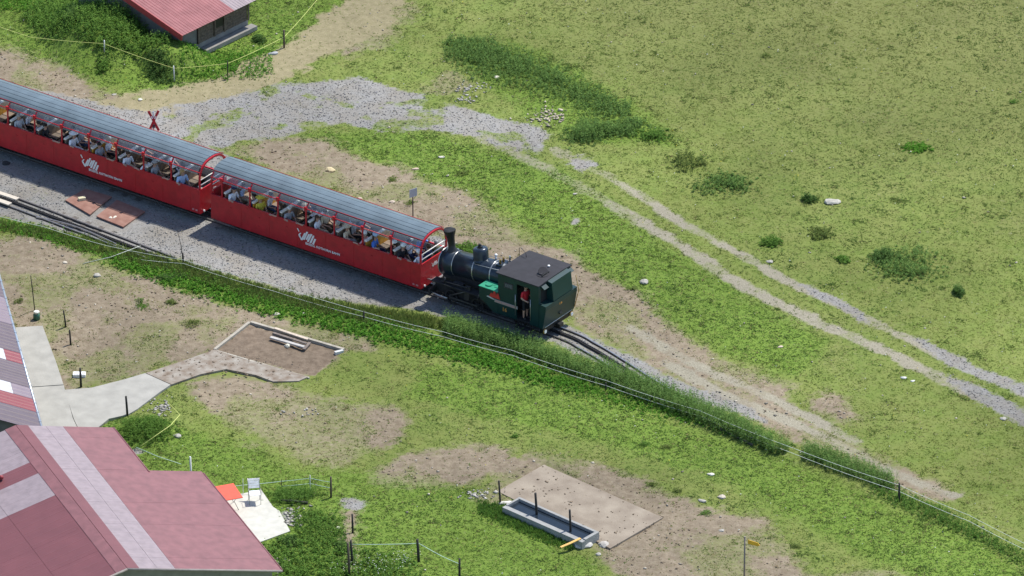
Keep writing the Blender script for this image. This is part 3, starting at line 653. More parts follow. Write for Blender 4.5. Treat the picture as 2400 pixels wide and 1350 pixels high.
def coach(t0, label):
    r = troot('passenger_coach', label, 'railway coach', t0)
    b = MB(); b.box((-CL, -HW, ZS), (0, -HW+.05, ZW)).build('side_wall', red, r); MB().box((-CL, HW-.05, ZS), (0, HW, ZW)).build('side_wall', red, r)
    for t in (-CL, -.05): MB().ext([(-HW+.05, ZS), (HW-.05, ZS), (HW-.05, ZW), (-HW+.05, ZW)], 'x', t+.0, t+.05).build('end_wall', red, r)
    MB().box((-CL+.05, -HW+.05, ZS+.1), (-.05, HW-.05, .82)).build('floor', floorm, r)
    MB().box((-CL+.05, -HW+.052, .82), (-.052, -HW+.07, ZW-.02)).box((-CL+.05, HW-.07, .82), (-.052, HW-.052, ZW-.02)).build('inside_lining', inner, r)
    for s in (-1, 1):
        MB().box((-CL-.004, s*HW-.035, ZW), (.004, s*HW+.035, ZW+.035)).build('sill', redd, r)
        u = .945; MB().tube([(-CL, s*u, 2.45), (0, s*u, 2.45)], .022, 6).build('window_rail', redd, r)
        MB().tube([(-CL, s*.75, 2.715), (0, s*.75, 2.715)], .015, 6).build('roof_edge_rail', redd, r)
    for t in (-CL+.03, -.03): arch_frame(MB(), t, .07, .075).build('end_arch', redd, r)
    for t in POST[:-1]:
        f = arch_frame(MB(), t, .065, .045, .955).build('roof_hoop', redd, r)
        for s in (-1, 1): MB().box((t-.055, s*.955-.035, ZW+.03), (t+.055, s*.955+.03, ZW+.0901+.0)).box((t-.06, s*.955-.04, 2.36), (t+.06, s*.955+.03, 2.55)).build('hinge_block', red, f)
    us = [-.75, -.58, -.36, -.11, .28, .75]
    for a, c in zip(us[:-1], us[1:]):
        prof = [(a+.012+(c-a-.024)*k/4, archz(a+.012+(c-a-.024)*k/4)+.035) for k in range(5)]
        strip(MB(), prof, -CL-.02, .0-.066 if False else -.07, .03).build('roof_panel', roofm, r)
    prof = [(-.75+1.5*k/16, archz(-.75+1.5*k/16)+.012) for k in range(17)]
    strip(MB(), prof, -CL+.01, -.075, .012).build('roof_skin', darksteel, r)
    strip(MB(), [(u_, z_-.014) for u_, z_ in prof], -CL+.02, -.08, .02).build('ceiling_bounce_sheet', cream, r)  # cream sheet added under the roof to bounce light inside the coach
    # curved glass strips between window rail and roof edge, one per bay
    edges = [-CL]+POST
    for i in range(len(edges)-1):
        for s in (-1, 1):
            prof = [(s*(.755+.185*k/4), archz(s*(.755+.185*k/4))-.005) for k in range(5)]
            strip(MB(), prof, edges[i]+.04, edges[i+1]-.04, .008).build('glass_pane', glassm, r)
    # benches
    for k, t in enumerate(POST[:-1]):
        tb = t+.14; bn = MB().box((tb-.03, -.88, 1.22), (tb+.03, .88, 1.80)).build('bench_back', wood if k in (1, 5) else seatw, r)
        MB().box((tb-.06, -.91, 1.801), (tb+.06, .91, 1.87)).build('top_rail', cream, bn)
        MB().box((tb+.031, -.88, 1.17), (tb+.44, .88, 1.22)).box((tb-.44, -.88, 1.17), (tb-.031, .88, 1.22)).build('bench_seat', seatw, r)
        MB().box((tb-.3, -.86, .821), (tb+.3, -.80, 1.169)).box((tb-.3, .80, .821), (tb+.3, .86, 1.169)).build('bench_support', darksteel, r)
    tb = -CL+.10; MB().box((tb-.03, -.88, .83), (tb+.03, .88, 1.85)).build('bulkhead', redd, r)
    MB().box((-.5, -.88, 1.17), (-.07, .88, 1.22)).build('bench_seat', seatw, r)
    for t in (-.03, -CL+.03): MB().tube([(t, -.93, 2.05), (t, .93, 2.05)], .022, 6).build('cross_rail', cream, r)
    for t in (-.03,): MB().tube([(t-.1, -.9, 1.72), (t-.1, .9, 1.72)], .03, 6).build('cross_rail', cream, r)
    # doors with handles on both sides
    for t in POST[:-1]:
        for s in (-1, 1):
            tm = t+.76; y0 = s*HW; d = MB().box((tm-.31, min(y0, y0+s*.008), ZS+.06), (tm+.31, max(y0, y0+s*.008), ZW-.012)).build('door', red, r)
            yy = s*(HW+.008)
            MB().box((tm-.29, min(yy, yy+s*.02), 1.25), (tm-.19, max(yy, yy+s*.02), 1.275)).box((tm-.28, min(yy, yy+s*.015), .80), (tm-.24, max(yy, yy+s*.015), .84)).build('door_handle', redd, d)
    # underframe, bogies
    MB().box((-CL+.1, -.62, .28), (-.1, -.52, ZS+.09)).box((-CL+.1, .52, .28), (-.1, .62, ZS+.09)).box((-CL+.3, -.5, .34), (-.3, .5, .44)).build('underframe', undm, r)
    for tc in (-CL+1.93, -1.9):
        bg_ = MB().box((tc-.8, -.62, .22), (tc+.8, -.52, .36)).box((tc-.8, .52, .22), (tc+.8, .62, .36)).build('bogie', undm, r)
        for dt in (-.55, .55):
            w_ = MB()
            for s in (-1, 1): w_.tube([(tc+dt, s*.36, .28), (tc+dt, s*.46, .28)], .28, 16)
            w_.tube([(tc+dt, -.55, .28), (tc+dt, .55, .28)], .05, 6).build('wheelset', undm, bg_)
    for t in (-.0, -CL):
        s = 1 if t == 0 else -1; MB().box((min(t, t+s*.12), -.12, .38), (max(t, t+s*.12), .12, .58)).box((min(t+s*.12, t+s*.3), -.06, .42), (max(t+s*.12, t+s*.3), .06, .52)).build('coupling', steel, r)
        mb = MB()
        for u in (-.72, .72): mb.tube([(t, u, .5), (t+s*.06, u, .5)], .05, 8)
        mb.build('end_lamp', white, r)
    lo = logo_mb().build('logo', white, r, (-6.62, -HW-.010, .86))
    me, wd = textmesh('BRIENZ ROTHORN BAHN', .155, white, .003, .004); 
    o = link('lettering', me, r, (-6.22, -HW-.012, .72)); o.rotation_euler = (PI/2, 0, 0); o.scale = (1.86/wd, 1, 1)
    lo = logo_mb().build('logo', white, r, (.002, -.15, 1.16)); lo.rotation_euler = (0, 0, PI/2); lo.scale = (.4, 1, .4)
    o = link('lettering', me, r, (.006, .22, 1.18)); o.rotation_euler = (PI/2, 0, PI/2); o.scale = (.75/wd, .45, 1)
    MB().box((-.44, -HW-.008, .52), (-.34, -HW-.001, .60)).box((-.26, -HW-.008, .52), (-.14, -HW-.001, .60)).build('small_marks', mat('faded marks', (.5, .2, .2)), r)
    return r
coach(0, 'red open sided passenger coach coupled directly to the steam locomotive')
CL = 14.50; POST0 = POST; POST = [-10.82-3.07, -10.82-1.535]+POST0
coach(-12.03, 'red open sided passenger coach at the rear, cut by the left edge of the picture')
POST = POST0

# ---------------------------------------------------------------- the locomotive
green = mat('dark green loco paint', (.006, .034, .034), .38, var=.15, scale=2, spec=.5)
tankg = mat('sunlit green tank top', (.02, .26, .15), .5, var=.12, scale=3)
boil = mat('blue black boiler cladding', (.024, .036, .052), .28, .3, var=.25, scale=4)  # bluish sheen of the boiler is put into the base colour
roofc = mat('matt black roof', (.024, .023, .028), .85, var=.2, scale=3)
bandm = mat('bright boiler band', (.50, .50, .48), .3, .8, var=.05)
brass = mat('brass', (.60, .38, .12), .3, .9, var=.1)
gold = mat('gold lettering', (.55, .26, .06), .5, var=.05)
rodm = mat('oily rod steel', (.11, .11, .11), .4, .6)
coal = mat('dark cab interior', (.012, .013, .014), .9)
LC = troot('steam_locomotive', 'dark green and black rack steam locomotive with tall chimney pushing the red coaches', 'locomotive', 0)
AX = lambda t: 1.63+.08*(t-.66)
def axt(t0, t1, r_, m_, name, n=28, mb=None, par=LC):
    mb = mb or MB(); mb.tube([(t0, 0, AX(t0)), (t1, 0, AX(t1))], r_, n); return mb.build(name, m_, par)
axt(.66, 1.32, .60, boil, 'smokebox'); axt(1.32, 4.26, .565, boil, 'boiler')
fd = MB().tube([(.56, 0, AX(.6)), (.60, 0, AX(.6)), (.658, 0, AX(.66))], [.35, .46, .50], 24).build('smokebox_door', boil, LC)
MB().tube([(.50, 0, AX(.5)), (.56, 0, AX(.55))], .05, 8).box((.54, -.40, AX(.6)-.03), (.57, .05, AX(.6)+.03)).build('door_latch', steel, fd)
axt(.64, .69, .612, bandm, 'boiler_band')
for t in (1.33, 2.42, 3.35): axt(t-.028, t+.028, .578, bandm, 'boiler_band')
ch = MB().tube([(1.0, 0, 2.16), (1.0, 0, 2.26), (.97, 0, 2.34), (.94, 0, 2.55), (.905, 0, 2.78), (.88, 0, 2.94), (.86, 0, 3.06), (.845, 0, 3.17)], [.30, .22, .165, .155, .17, .20, .25, .27], 20, cap=False).build('chimney', black, LC)
cap = MB().tube([(.845, 0, 3.17), (.842, 0, 3.19), (.845, 0, 3.17), (.86, 0, 3.05)], [.27, .25, .235, .20], 20, cap=False)
cap.tube([(.86, 0, 3.03), (.861, 0, 3.02)], .22, 20); cap.build('chimney_rim', coal, ch)
MB().tube([(1.03, .02, 2.19), (1.03, .02, 2.23)], .26, 16).build('chimney_band', bandm, ch)
dm = MB().tube([(2.53, 0, 2.20), (2.52, 0, 2.26), (2.515, 0, 2.34), (2.49, 0, 2.74), (2.485, 0, 2.80), (2.48, 0, 2.83)], [.42, .36, .335, .335, .30, .20], 24).build('steam_dome', boil, LC)
MB().tube([(2.47, 0, 2.83), (2.47, 0, 2.90)], .11, 12).ball((2.46, -.02, 2.95), .07).box((2.40, -.16, 2.84), (2.44, .05, 2.87)).build('dome_valve', black, dm)
sb = MB()
for u in (-.12, .12): sb.tube([(3.62, u, 2.38), (3.62, u, 2.60), (3.62, u, 2.66)], [.06, .05, .035], 10)
sb.build('safety_valve', brass, LC)
MB().tube([(3.9, .2, 2.42), (3.9, .2, 2.72), (3.9, .2, 2.78)], [.035, .045, .02], 8).build('whistle', steel, LC)
MB().tube([(3.15, .22, 2.32), (3.15, .22, 2.52)], .045, 8).ball((3.15, .22, 2.56), .07).build('injector_valve', white, LC)
MB().box((3.5, -.28, 2.34), (3.78, .28, 2.44)).build('valve_seat', boil, LC)
MB().tube([(2.4, -.48, 2.22), (3.3, -.50, 2.30), (4.2, -.50, 2.37)], .014, 6).tube([(2.4, .48, 2.22), (4.2, .50, 2.37)], .014, 6).build('handrail', steel, LC)
MB().tube([(4.0, .75, 2.5), (4.0, .75, 2.95), (4.15, .72, 2.99), (4.5, .55, 2.9), (4.55, .5, 2.76)], .014, 6).build('roof_pipe', black, LC)
# side tanks, sunlight on their tops put into a lighter green
for s in (-1, 1):
    def yy(a, b): return (min(s*a, s*b), max(s*a, s*b))
    y0, y1 = yy(.60, 1.19)
    tk = MB().ext([(3.27, 1.18), (3.62, .98), (4.02, .66), (4.255, .66), (4.255, 1.70), (3.27, 1.70)], 'y', y0, y1).build('side_tank', green, LC)
    MB().box((3.25, y0-.015, 1.701), (4.255, y1+.015, 1.735)).build('tank_lid', tankg, tk)
    MB().tube([(3.60, s*.92, 1.736), (3.60, s*.92, 1.79)], .15, 14).box((3.9, s*.9-.05, 1.736), (4.05, s*.9+.05, 1.76)).build('filler_cap', tankg, tk)
# cab: walls round the door openings
for s in (-1, 1):
    y0, y1 = (min(s*1.14, s*1.18), max(s*1.14, s*1.18))
    cw = MB().box((4.262, y0, .66), (5.24, y1, 2.62)).box((5.95, y0, .66), (6.40, y1, 2.62)).box((5.24, y0, 2.40), (5.95, y1, 2.62)).build('cab_side', green, LC)
    wf = MB().box((4.58, s*1.184-.004, 2.05), (5.06, s*1.184+.004, 2.32)).build('side_window', darksteel, cw)
    MB().box((4.62, s*1.190-.003, 2.09), (5.02, s*1.190+.003, 2.28)).build('pane', glassm, wf)
    MB().tube([(5.20, s*1.22, .9), (5.20, s*1.22, 1.9)], .014, 6).tube([(5.99, s*1.22, .9), (5.99, s*1.22, 1.9)], .014, 6).build('grab_rail', steel, cw)
    MB().box((5.2, s*1.1-.14, .33), (6.0, s*1.1+.14, .37)).box((5.24, s*1.1-.02, .37), (5.28, s*1.1+.02, .66)).box((5.92, s*1.1-.02, .37), (5.96, s*1.1+.02, .66)).build('step', undm, LC)
MB().box((4.262, -1.138, .64), (6.40, 1.138, .70)).build('cab_floor', coal, LC)
fw = MB().ext([(-1.138, .70), (-.45, .70), (-.45, 2.70), (-1.138, 2.62)], 'x', 4.262, 4.30).ext([(.45, .70), (1.138, .70), (1.138, 2.62), (.45, 2.70)], 'x', 4.262, 4.30).ext([(-.45, 2.30), (.45, 2.30), (.45, 2.70), (-.45, 2.70)], 'x', 4.263, 4.299).build('cab_front', green, LC)
for u in (-.78, .78): MB().tube([(4.25, u, 2.2), (4.26, u, 2.2)], .14, 14).build('round_window', glassm, fw)
MB().box((4.31, -.5, .701), (4.75, .5, 1.7)).build('firebox_backhead', coal, LC)
rp = [(-1.235, 2.63), (-1.235, 2.68), (-.7, 2.715), (0, 2.725), (.7, 2.715), (1.235, 2.68), (1.235, 2.63), (0, 2.66)]
cr = MB().ext(rp[::-1], 'x', 4.18, 6.44).build('cab_roof', roofc, LC)
rv = MB().tube([(5.98, -.30, 2.715), (5.98, -.30, 2.74)], .26, 16).tube([(5.94, -.22, 2.80), (5.97, -.24, 2.84)], .22, 16).box((5.90, -.44, 2.72), (6.02, -.06, 2.80)).build('roof_hatch', roofc, cr)
MB().box((6.06, -.50, 2.722), (6.12, .0, 2.80)).build('hatch_opening', coal, rv)
MB().tube([(5.80, .42, 2.73), (5.80, .42, 2.80)], .05, 10).build('roof_vent', white, cr)
# rear wall, bunker and windows
RG = MB().box((6.36, -1.138, .70), (6.40, 1.138, 1.75)).box((6.36, -1.138, 2.40), (6.40, 1.138, 2.62)).box((6.36, -1.138, 1.75), (6.40, -1.02, 2.40)).box((6.36, 1.02, 1.75), (6.40, 1.138, 2.40)).box((6.36, -.56, 1.75), (6.40, .72, 2.40)).build('cab_rear', green, LC)
MB().box((6.375, -1.02, 1.75), (6.385, -.56, 2.40)).box((6.375, .72, 1.75), (6.385, 1.02, 2.40)).build('rear_window', coal, RG)  # opaque dark panes; the dim cab behind is put into the colour
bk = MB(); bk.ext([(6.402, .62), (6.60, .62), (6.76, 1.55), (6.76, 1.74), (6.402, 1.78)], 'y', -1.16, 1.16)
bk.build('coal_bunker', green, LC)
MB().ext([(6.403, 1.781), (6.758, 1.781), (6.66, 2.62), (6.403, 2.68)], 'y', -.58, .84).build('bunker_tower', green, LC)
for u in (-.86, 1.0): MB().ext([(6.402, 2.50), (6.58, 2.44), (6.60, 2.47), (6.402, 2.60)], 'y', u-.16, u+.16).build('window_hood', green, LC)
MB().tube([(6.72, 1.12, 2.30), (6.86, 1.15, 1.60), (6.66, 1.12, .75)], .018, 6).build('handrail', brass, LC)
MB().tube([(6.46, -1.0, .66), (6.46, -1.0, .66)], .02, 6) 
MB().box((6.42, -1.1, .36), (6.56, 1.1, .60)).build('buffer_beam', black, LC)
MB().tube([(6.60, -1.0, .63), (6.60, 1.0, .63)], .02, 6).build('beam_rail', steel, LC)
for u in (-.98, .98):
    lb = MB().tube([(6.50, u, .44), (6.62, u, .44)], [.09, .11], 14).box((6.50, u-.03, .5), (6.54, u+.03, .72)).build('buffer_lamp', brass, LC)
    MB().tube([(6.621, u, .44), (6.64, u, .44)], [.095, .08], 14).build('lens', white, lb)
MB().tube([(6.64, .05, .95), (6.70, .05, .97)], .10, 14).build('bunker_hatch', black, LC)
MB().box((6.56, -.14, .30), (6.78, .14, .46)).build('coupling', black, LC)
# frames, cylinders, motion
MB().box((.45, -.50, .32), (6.42, -.40, .80)).box((.45, .40, .32), (6.42, .50, .80)).box((.6, -.4, .5), (6.3, .4, .62)).box((.42, -1.0, .34), (.52, 1.0, .60)).build('frame', undm, LC)
MB().box((.55, -.98, 1.02), (3.26, -.55, 1.06)).box((.55, .55, 1.02), (3.26, .98, 1.06)).build('running_board', undm, LC)
MB().ext([(.75, .6), (3.9, .6), (3.9, 1.5), (.75, 1.25)], 'y', -.38, .38).build('boiler_saddle', undm, LC)
wheels = [1.35, 2.75, 5.0]
for t in wheels:
    for s in (-1, 1):
        y = s*.56; wl = MB().tube([(t, y-.05, .33), (t, y+.05, .33)], .10, 12)
        for k in range(10):
            a = 2*PI*k/10; wl.tube([(t+.08*math.cos(a), y, .33+.08*math.sin(a)), (t+.28*math.cos(a), y, .33+.28*math.sin(a))], .02, 4, False)
        wo = wl.build('wheel', darksteel, LC)
        ring = MB(); n = 24
        for k in range(n):
            a0 = 2*PI*k/n; a1 = 2*PI*(k+1)/n; f = lambda a, r_, yv: (t+r_*math.cos(a), yv, .33+r_*math.sin(a))
            ring.hexa([f(a0, .27, y-.05), f(a1, .27, y-.05), f(a1, .33, y-.05), f(a0, .33, y-.05)], [f(a0, .27, y+.05), f(a1, .27, y+.05), f(a1, .33, y+.05), f(a0, .33, y+.05)])
        ring.build('tyre', darksteel, wo)
for s in (-1, 1):
    y = s*.86
    cy = MB().tube([(3.15, y, .98), (3.95, y, .92)], .21, 18).box((3.2, y-.2, 1.1), (3.9, y+.2, 1.32)).build('cylinder', black, LC)
    MB().tube([(3.10, y, .984), (3.15, y, .98)], .23, 18).tube([(3.95, y, .92), (4.0, y, .916)], .23, 18).ball((4.03, y-.0, .91), .06).build('cylinder_cover', darksteel, cy)
    MB().box((1.30, s*.66-.02, .30), (2.80, s*.66+.02, .37)).build('coupling_rod', rodm, LC)
    MB().tube([(3.1, y, .98), (2.4, y, 1.0)], .03, 8).tube([(2.4, s*.78, 1.0), (1.35, s*.74, .45)], .035, 6).build('piston_rod', rodm, LC)
    MB().ext([(2.2, .55), (2.45, .55), (2.55, 1.25), (2.3, 1.25)], 'y', s*.80-.04, s*.80+.04).tube([(2.4, s*.86, 1.2), (1.0, s*.86, 1.12)], .03, 6).build('rocking_lever', darksteel, LC)
    MB().box((1.6, s*.70-.1, 1.061), (2.1, s*.70+.1, 1.22)).build('lubricator', darksteel, LC); MB().tube([(1.2, s*.85, 1.06), (1.2, s*.85, 1.35)], .05, 8).build('oil_cup', darksteel, LC)
    MB().ball((3.98, s*1.06, .98), .07).build('cylinder_cock', white, LC)
MB().box((.30, -.5, .40), (.42, .5, .75)).tube([(.2, -.35, .62), (.42, -.35, .62)], .1, 10).tube([(.2, .35, .62), (.42, .35, .62)], .1, 10).tube([(.1, -.6, .8), (.45, -.6, .85)], .04, 6).build('front_buffer', steel, LC)
MB().tube([(.5, -.9, .45), (.9, -.95, .42), (1.4, -.95, .42)], .03, 6).build('brake_pipe', steel, LC)
# writing on the cab side
np_ = MB().box((4.08, -1.196, 1.19), (5.30, -1.184, 1.33)).build('name_plate', mat('grey name plate', (.30, .28, .27), .5, var=.05), LC)
me, wd = textmesh('BRIENZ ROTHORN BAHN', .12, mat('plate lettering', (.62, .30, .25), .5), .002, .002)
o = link('lettering', me, np_, (4.14, -1.199, 1.22)); o.rotation_euler = (PI/2, 0, 0); o.scale = (1.10/wd, 1, 1)
lg = MB()
for x0, h in ((3.80, .20), (3.95, .32), (4.12, .26)): lg.ext([(x0, 1.38), (x0+.26, 1.38), (x0+.17, 1.38+h), (x0+.10, 1.38+h)], 'y', -1.2-.001*h, -1.192)
lg.build('mountain_emblem', mat('emblem red', (.55, .035, .03), .5), LC)
MB().ext([(3.66, 1.34), (4.05, 1.28), (4.10, 1.33), (3.74, 1.40)], 'y', -1.206, -1.203).build('emblem_ribbon', mat('ribbon white', (.5, .5, .47), .5), LC)
me, wd = textmesh('16', .25, gold, .003, .006)
o = link('number', me, LC, (4.52, -1.186, .88)); o.rotation_euler = (PI/2, 0, 0)
o = link('number', me, LC, (6.752, -.12, 1.42)); o.rotation_euler = (PI/2, 0, PI/2); o.scale = (.9, .8, 1)

# ================================================================ PEOPLE
skinm = mat('skin', (.48, .29, .21), .6, var=.05); hairs = {k: mat(k+' hair', c, .7, var=.2, scale=20) for k, c in dict(black=(.012, .010, .010), brown=(.06, .03, .018), blonde=(.42, .28, .11), grey=(.38, .37, .36), white=(.65, .64, .62)).items()}
shoem = mat('dark shoes', (.02, .018, .018), .6); eyem = mat('eye', (.02, .02, .02), .2); lipm = mat('lips', (.42, .14, .11), .5)
CLO = {k: mat(k+' cloth', c, .85, var=.12, scale=12) for k, c in {'white': (.86, .87, .90), 'black': (.014, .014, .018), 'navy': (.02, .03, .09), 'blue': (.07, .19, .60), 'light blue': (.42, .58, .82), 'grey': (.34, .35, .37), 'beige': (.66, .56, .40), 'magenta': (.50, .03, .20), 'yellow': (.66, .55, .06), 'red': (.60, .02, .035), 'olive': (.12, .13, .07), 'silver': (.55, .56, .58), 'pink': (.68, .36, .38), 'denim': (.06, .09, .16), 'brown': (.12, .07, .045), 'teal': (.05, .18, .20)}.items()}
def fold(a, b, t): return a+(b-a)*t
def person_mesh(J, bones, hands, head_c, face=1.):
    me = bpy.data.meshes.new('body'); ks = list(J); me.from_pydata([J[k][0] for k in ks], [(ks.index(a), ks.index(b)) for a, b, _ in bones], [])
    o = bpy.data.objects.new('body', me); COL.objects.link(o); md = o.modifiers.new('s', 'SKIN'); md.use_smooth_shade = True
    for i, k in enumerate(ks):
        r_ = J[k][1]; me.skin_vertices[0].data[i].radius = r_ if isinstance(r_, tuple) else (r_, r_)
        me.skin_vertices[0].data[i].use_root = (k == 'pelvis')
    o.modifiers.new('d', 'SUBSURF').levels = 1; dg = bpy.context.evaluated_depsgraph_get(); m2 = bpy.data.meshes.new_from_object(o.evaluated_get(dg))
    bpy.data.objects.remove(o)
    segs = [(Vector(J[a][0]), Vector(J[b][0]), tg) for a, b, tg in bones]
    mb = MB(); mb.v = [tuple(v.co) for v in m2.vertices]
    for p in m2.polygons:
        c = p.center; best = (9, 0)
        for a, b, tg in segs:
            d = b-a; t = max(0, min(1, (c-a).dot(d)/d.length_squared)); dd = (c-a-d*t).length
            if dd < best[0]: best = (dd, tg)
        mb.f.append(list(p.vertices)); mb.sm.append(True); mb.mi.append(best[1])
    for wr, hd, side, out in hands:            # five bent, tapering fingers from the palm
        wr = Vector(wr); hd = Vector(hd); d = (hd-wr).normalized(); s = Vector(side).normalized(); nrm = d.cross(s).normalized()
        for k in range(4):
            b = hd+s*(.030-.020*k)-d*.015; L_ = (.070, .080, .074, .058)[k]
            mb.tube([b, b+d*L_*.45-nrm*.006, b+d*L_*.8-nrm*.020, b+d*L_*.95-nrm*.036], [.0095, .009, .008, .006], 6, mi=0)
        b = wr+(hd-wr)*.45+s*.032; mb.tube([b-s*.01, b+s*.022+d*.02, b+s*.030+d*.055], [.012, .010, .008], 6, mi=0)
    hc = Vector(head_c)
    mb.ball(hc+Vector((.098, 0, -.018)), .018, 6, 4, (1, .75, 1.5), 0)
    for sg in (-1, 1):
        mb.ball(hc+Vector((.086, sg*.034, .012)), .012, 6, 4, (1, 1.2, .8), 4); mb.ball(hc+Vector((.0, sg*.083, -.01)), .026, 6, 4, (.7, .4, 1.2), 0)
    mb.ball(hc+Vector((.088, 0, -.058)), .02, 6, 4, (.6, 1.3, .4), 5)
    return mb
SK, SH, TR, BO = 0, 1, 2, 3
def seated(near=0, lean=.0, armup=0):
    J = dict(pelvis=((0, 0, .11), (.15, .12)), belly=((.0+lean*.3, 0, .26), (.135, .10)), chest=((.01+lean*.7, 0, .43), (.165, .11)), neck0=((.0+lean, 0, .545), .06), neck=((.01+lean, 0, .60), .048),
             jaw=((.03+lean, 0, .66), (.068, .072)), head=((.02+lean, 0, .73), (.088, .094)), crown=((.01+lean, 0, .79), (.06, .07)))
    B = [('pelvis', 'belly', SH), ('belly', 'chest', SH), ('chest', 'neck0', SH), ('neck0', 'neck', SK), ('neck', 'jaw', SK), ('jaw', 'head', SK), ('head', 'crown', SK)]
    H = []
    for s, nm in ((-1, 'r'), (1, 'l')):
        J['sho'+nm] = ((.0+lean*.9, s*.185, .49), .058)
        if near == s:   el, wr, hd = (.06+lean, s*.34, .33), (.22+lean, s*.40, .40), (.29+lean, s*.41, .40)
        elif armup and s == armup: el, wr, hd = (.20+lean, s*.26, .42), (.32+lean, s*.16, .60), (.35+lean, s*.13, .66)
        else: el, wr, hd = (.06+lean*.8, s*.24, .23), (.28+lean*.5, s*.15, .20), (.345+lean*.5, s*.12, .19)
        J['el'+nm] = (el, .042); J['slv'+nm] = (tuple(fold(Vector(J['sho'+nm][0]), Vector(el), .85)), .050); J['wr'+nm] = (wr, .028); J['hd'+nm] = (hd, (.040, .018))
        B += [('chest', 'sho'+nm, SH), ('sho'+nm, 'slv'+nm, SH), ('slv'+nm, 'el'+nm, SK), ('el'+nm, 'wr'+nm, SK), ('wr'+nm, 'hd'+nm, SK)]
        J['hip'+nm] = ((.06, s*.10, .09), .085); J['kn'+nm] = ((.43, s*.13, .08), .062); J['calf'+nm] = ((.45, s*.13, -.12), .056); J['an'+nm] = ((.46, s*.12, -.36), .040); J['toe'+nm] = ((.62, s*.13, -.40), (.042, .03))
        B += [('pelvis', 'hip'+nm, TR), ('hip'+nm, 'kn'+nm, TR), ('kn'+nm, 'calf'+nm, TR), ('calf'+nm, 'an'+nm, TR), ('an'+nm, 'toe'+nm, BO)]
        H.append((wr, hd, (0, -s, .15), s))
    return person_mesh(J, B, H, (.03+lean, 0, .725)), Vector((.02+lean, 0, .735))
def standing():
    J = dict(pelvis=((0, 0, .90), (.14, .11)), belly=((.0, 0, 1.05), (.13, .10)), chest=((.02, 0, 1.25), (.165, .11)), neck0=((.0, 0, 1.37), .06), neck=((.01, 0, 1.42), .05), jaw=((.03, 0, 1.49), (.07, .072)), head=((.02, 0, 1.56), (.088, .094)), crown=((.01, 0, 1.63), (.06, .07)))
    B = [('pelvis', 'belly', SH), ('belly', 'chest', SH), ('chest', 'neck0', SH), ('neck0', 'neck', SK), ('neck', 'jaw', SK), ('jaw', 'head', SK), ('head', 'crown', SK)]; H = []
    for s, nm in ((-1, 'r'), (1, 'l')):
        J['sho'+nm] = ((.0, s*.19, 1.32), .06); el = (.02, s*.25, 1.06); wr = (.24, s*.20, 1.00) if s < 0 else (.20, s*.18, 1.04); hd = (wr[0]+.07, wr[1]-s*.01, wr[2])
        J['el'+nm] = (el, .044); J['slv'+nm] = (tuple(fold(Vector(J['sho'+nm][0]), Vector(el), .8)), .054); J['wr'+nm] = (wr, .03); J['hd'+nm] = (hd, (.042, .018))
        B += [('chest', 'sho'+nm, SH), ('sho'+nm, 'slv'+nm, SH), ('slv'+nm, 'el'+nm, SK), ('el'+nm, 'wr'+nm, SK), ('wr'+nm, 'hd'+nm, SK)]
        J['hip'+nm] = ((.0, s*.09, .84), .09); J['kn'+nm] = ((.02, s*.10, .46), .068); J['calf'+nm] = ((.0, s*.10, .34), .056); J['an'+nm] = ((-.01, s*.10, .08), .038); J['toe'+nm] = ((.15, s*.11, .035), (.042, .03))
        B += [('pelvis', 'hip'+nm, TR), ('hip'+nm, 'kn'+nm, TR), ('kn'+nm, 'calf'+nm, SK), ('calf'+nm, 'an'+nm, SK), ('an'+nm, 'toe'+nm, BO)]
        H.append((wr, hd, (0, -s, .15), s))
    return person_mesh(J, B, H, (.03, 0, 1.555)), Vector((.02, 0, 1.565))
def pmesh(mbh): return mbh[0].mesh('person_body', [skinm, CLO['white'], CLO['denim'], shoem, eyem, lipm]), mbh[1]
POSES = dict(lap=pmesh(seated()), right=pmesh(seated(-1, .06)), left=pmesh(seated(1, .06)), fwd=pmesh(seated(0, .14, 1)), back=pmesh(seated(0, -.04, -1)))
hb = MB().ball((-.016, 0, .018), .108, 12, 8, (1., .90, 1.02)); HAIR = hb
def hair_mesh(kind):
    mb = MB(); mb.ball((-.022, 0, .022), .106, 12, 8, (.98, .92, 1.0))
    if kind == 'long': mb.ball((-.075, 0, -.08), .085, 10, 6, (.55, .95, 1.6))
    return mb
def hat_mesh(kind):
    mb = MB()
    if kind == 'sunhat': mb.tube([(0, 0, .045), (0, 0, .055), (0, 0, .075), (0, 0, .13), (0, 0, .15)], [.215, .20, .118, .10, .05], 18)
    else:
        mb.ball((0, 0, .03), .116, 12, 8, (1.02, .92, .95)); mb.ext([(.06, -.075), (.17, -.06), (.20, 0), (.17, .06), (.06, .075)], 'z', .055, .067)
    return mb
def person(label, M, mesh_head, shirt, trousers, hair, hat=None, group='passengers seated in the red coaches', long=False):
    me, hc = mesh_head; r = thing('person', label, 'person', M.translation, M.to_euler().z, group)
    b = link('body', me, r)
    for i, m_ in ((1, CLO[shirt]), (2, CLO[trousers])): b.material_slots[i].link = 'OBJECT'; b.material_slots[i].material = m_
    hk = ('hairL' if long else 'hair')
    if hk not in POSES: POSES[hk] = hair_mesh('long' if long else 'short').mesh('hair', hairs['black'])
    h = link('hair', POSES[hk], r, hc); h.material_slots[0].link = 'OBJECT'; h.material_slots[0].material = hairs[hair]
    if hat:
        kd, cl = hat
        if kd not in POSES: POSES[kd] = hat_mesh(kd).mesh(kd, CLO['white'])
        q = link('hat' if kd == 'sunhat' else 'cap', POSES[kd], r, hc+Vector((0, 0, .035))); q.material_slots[0].link = 'OBJECT'; q.material_slots[0].material = CLO[cl]
    return r
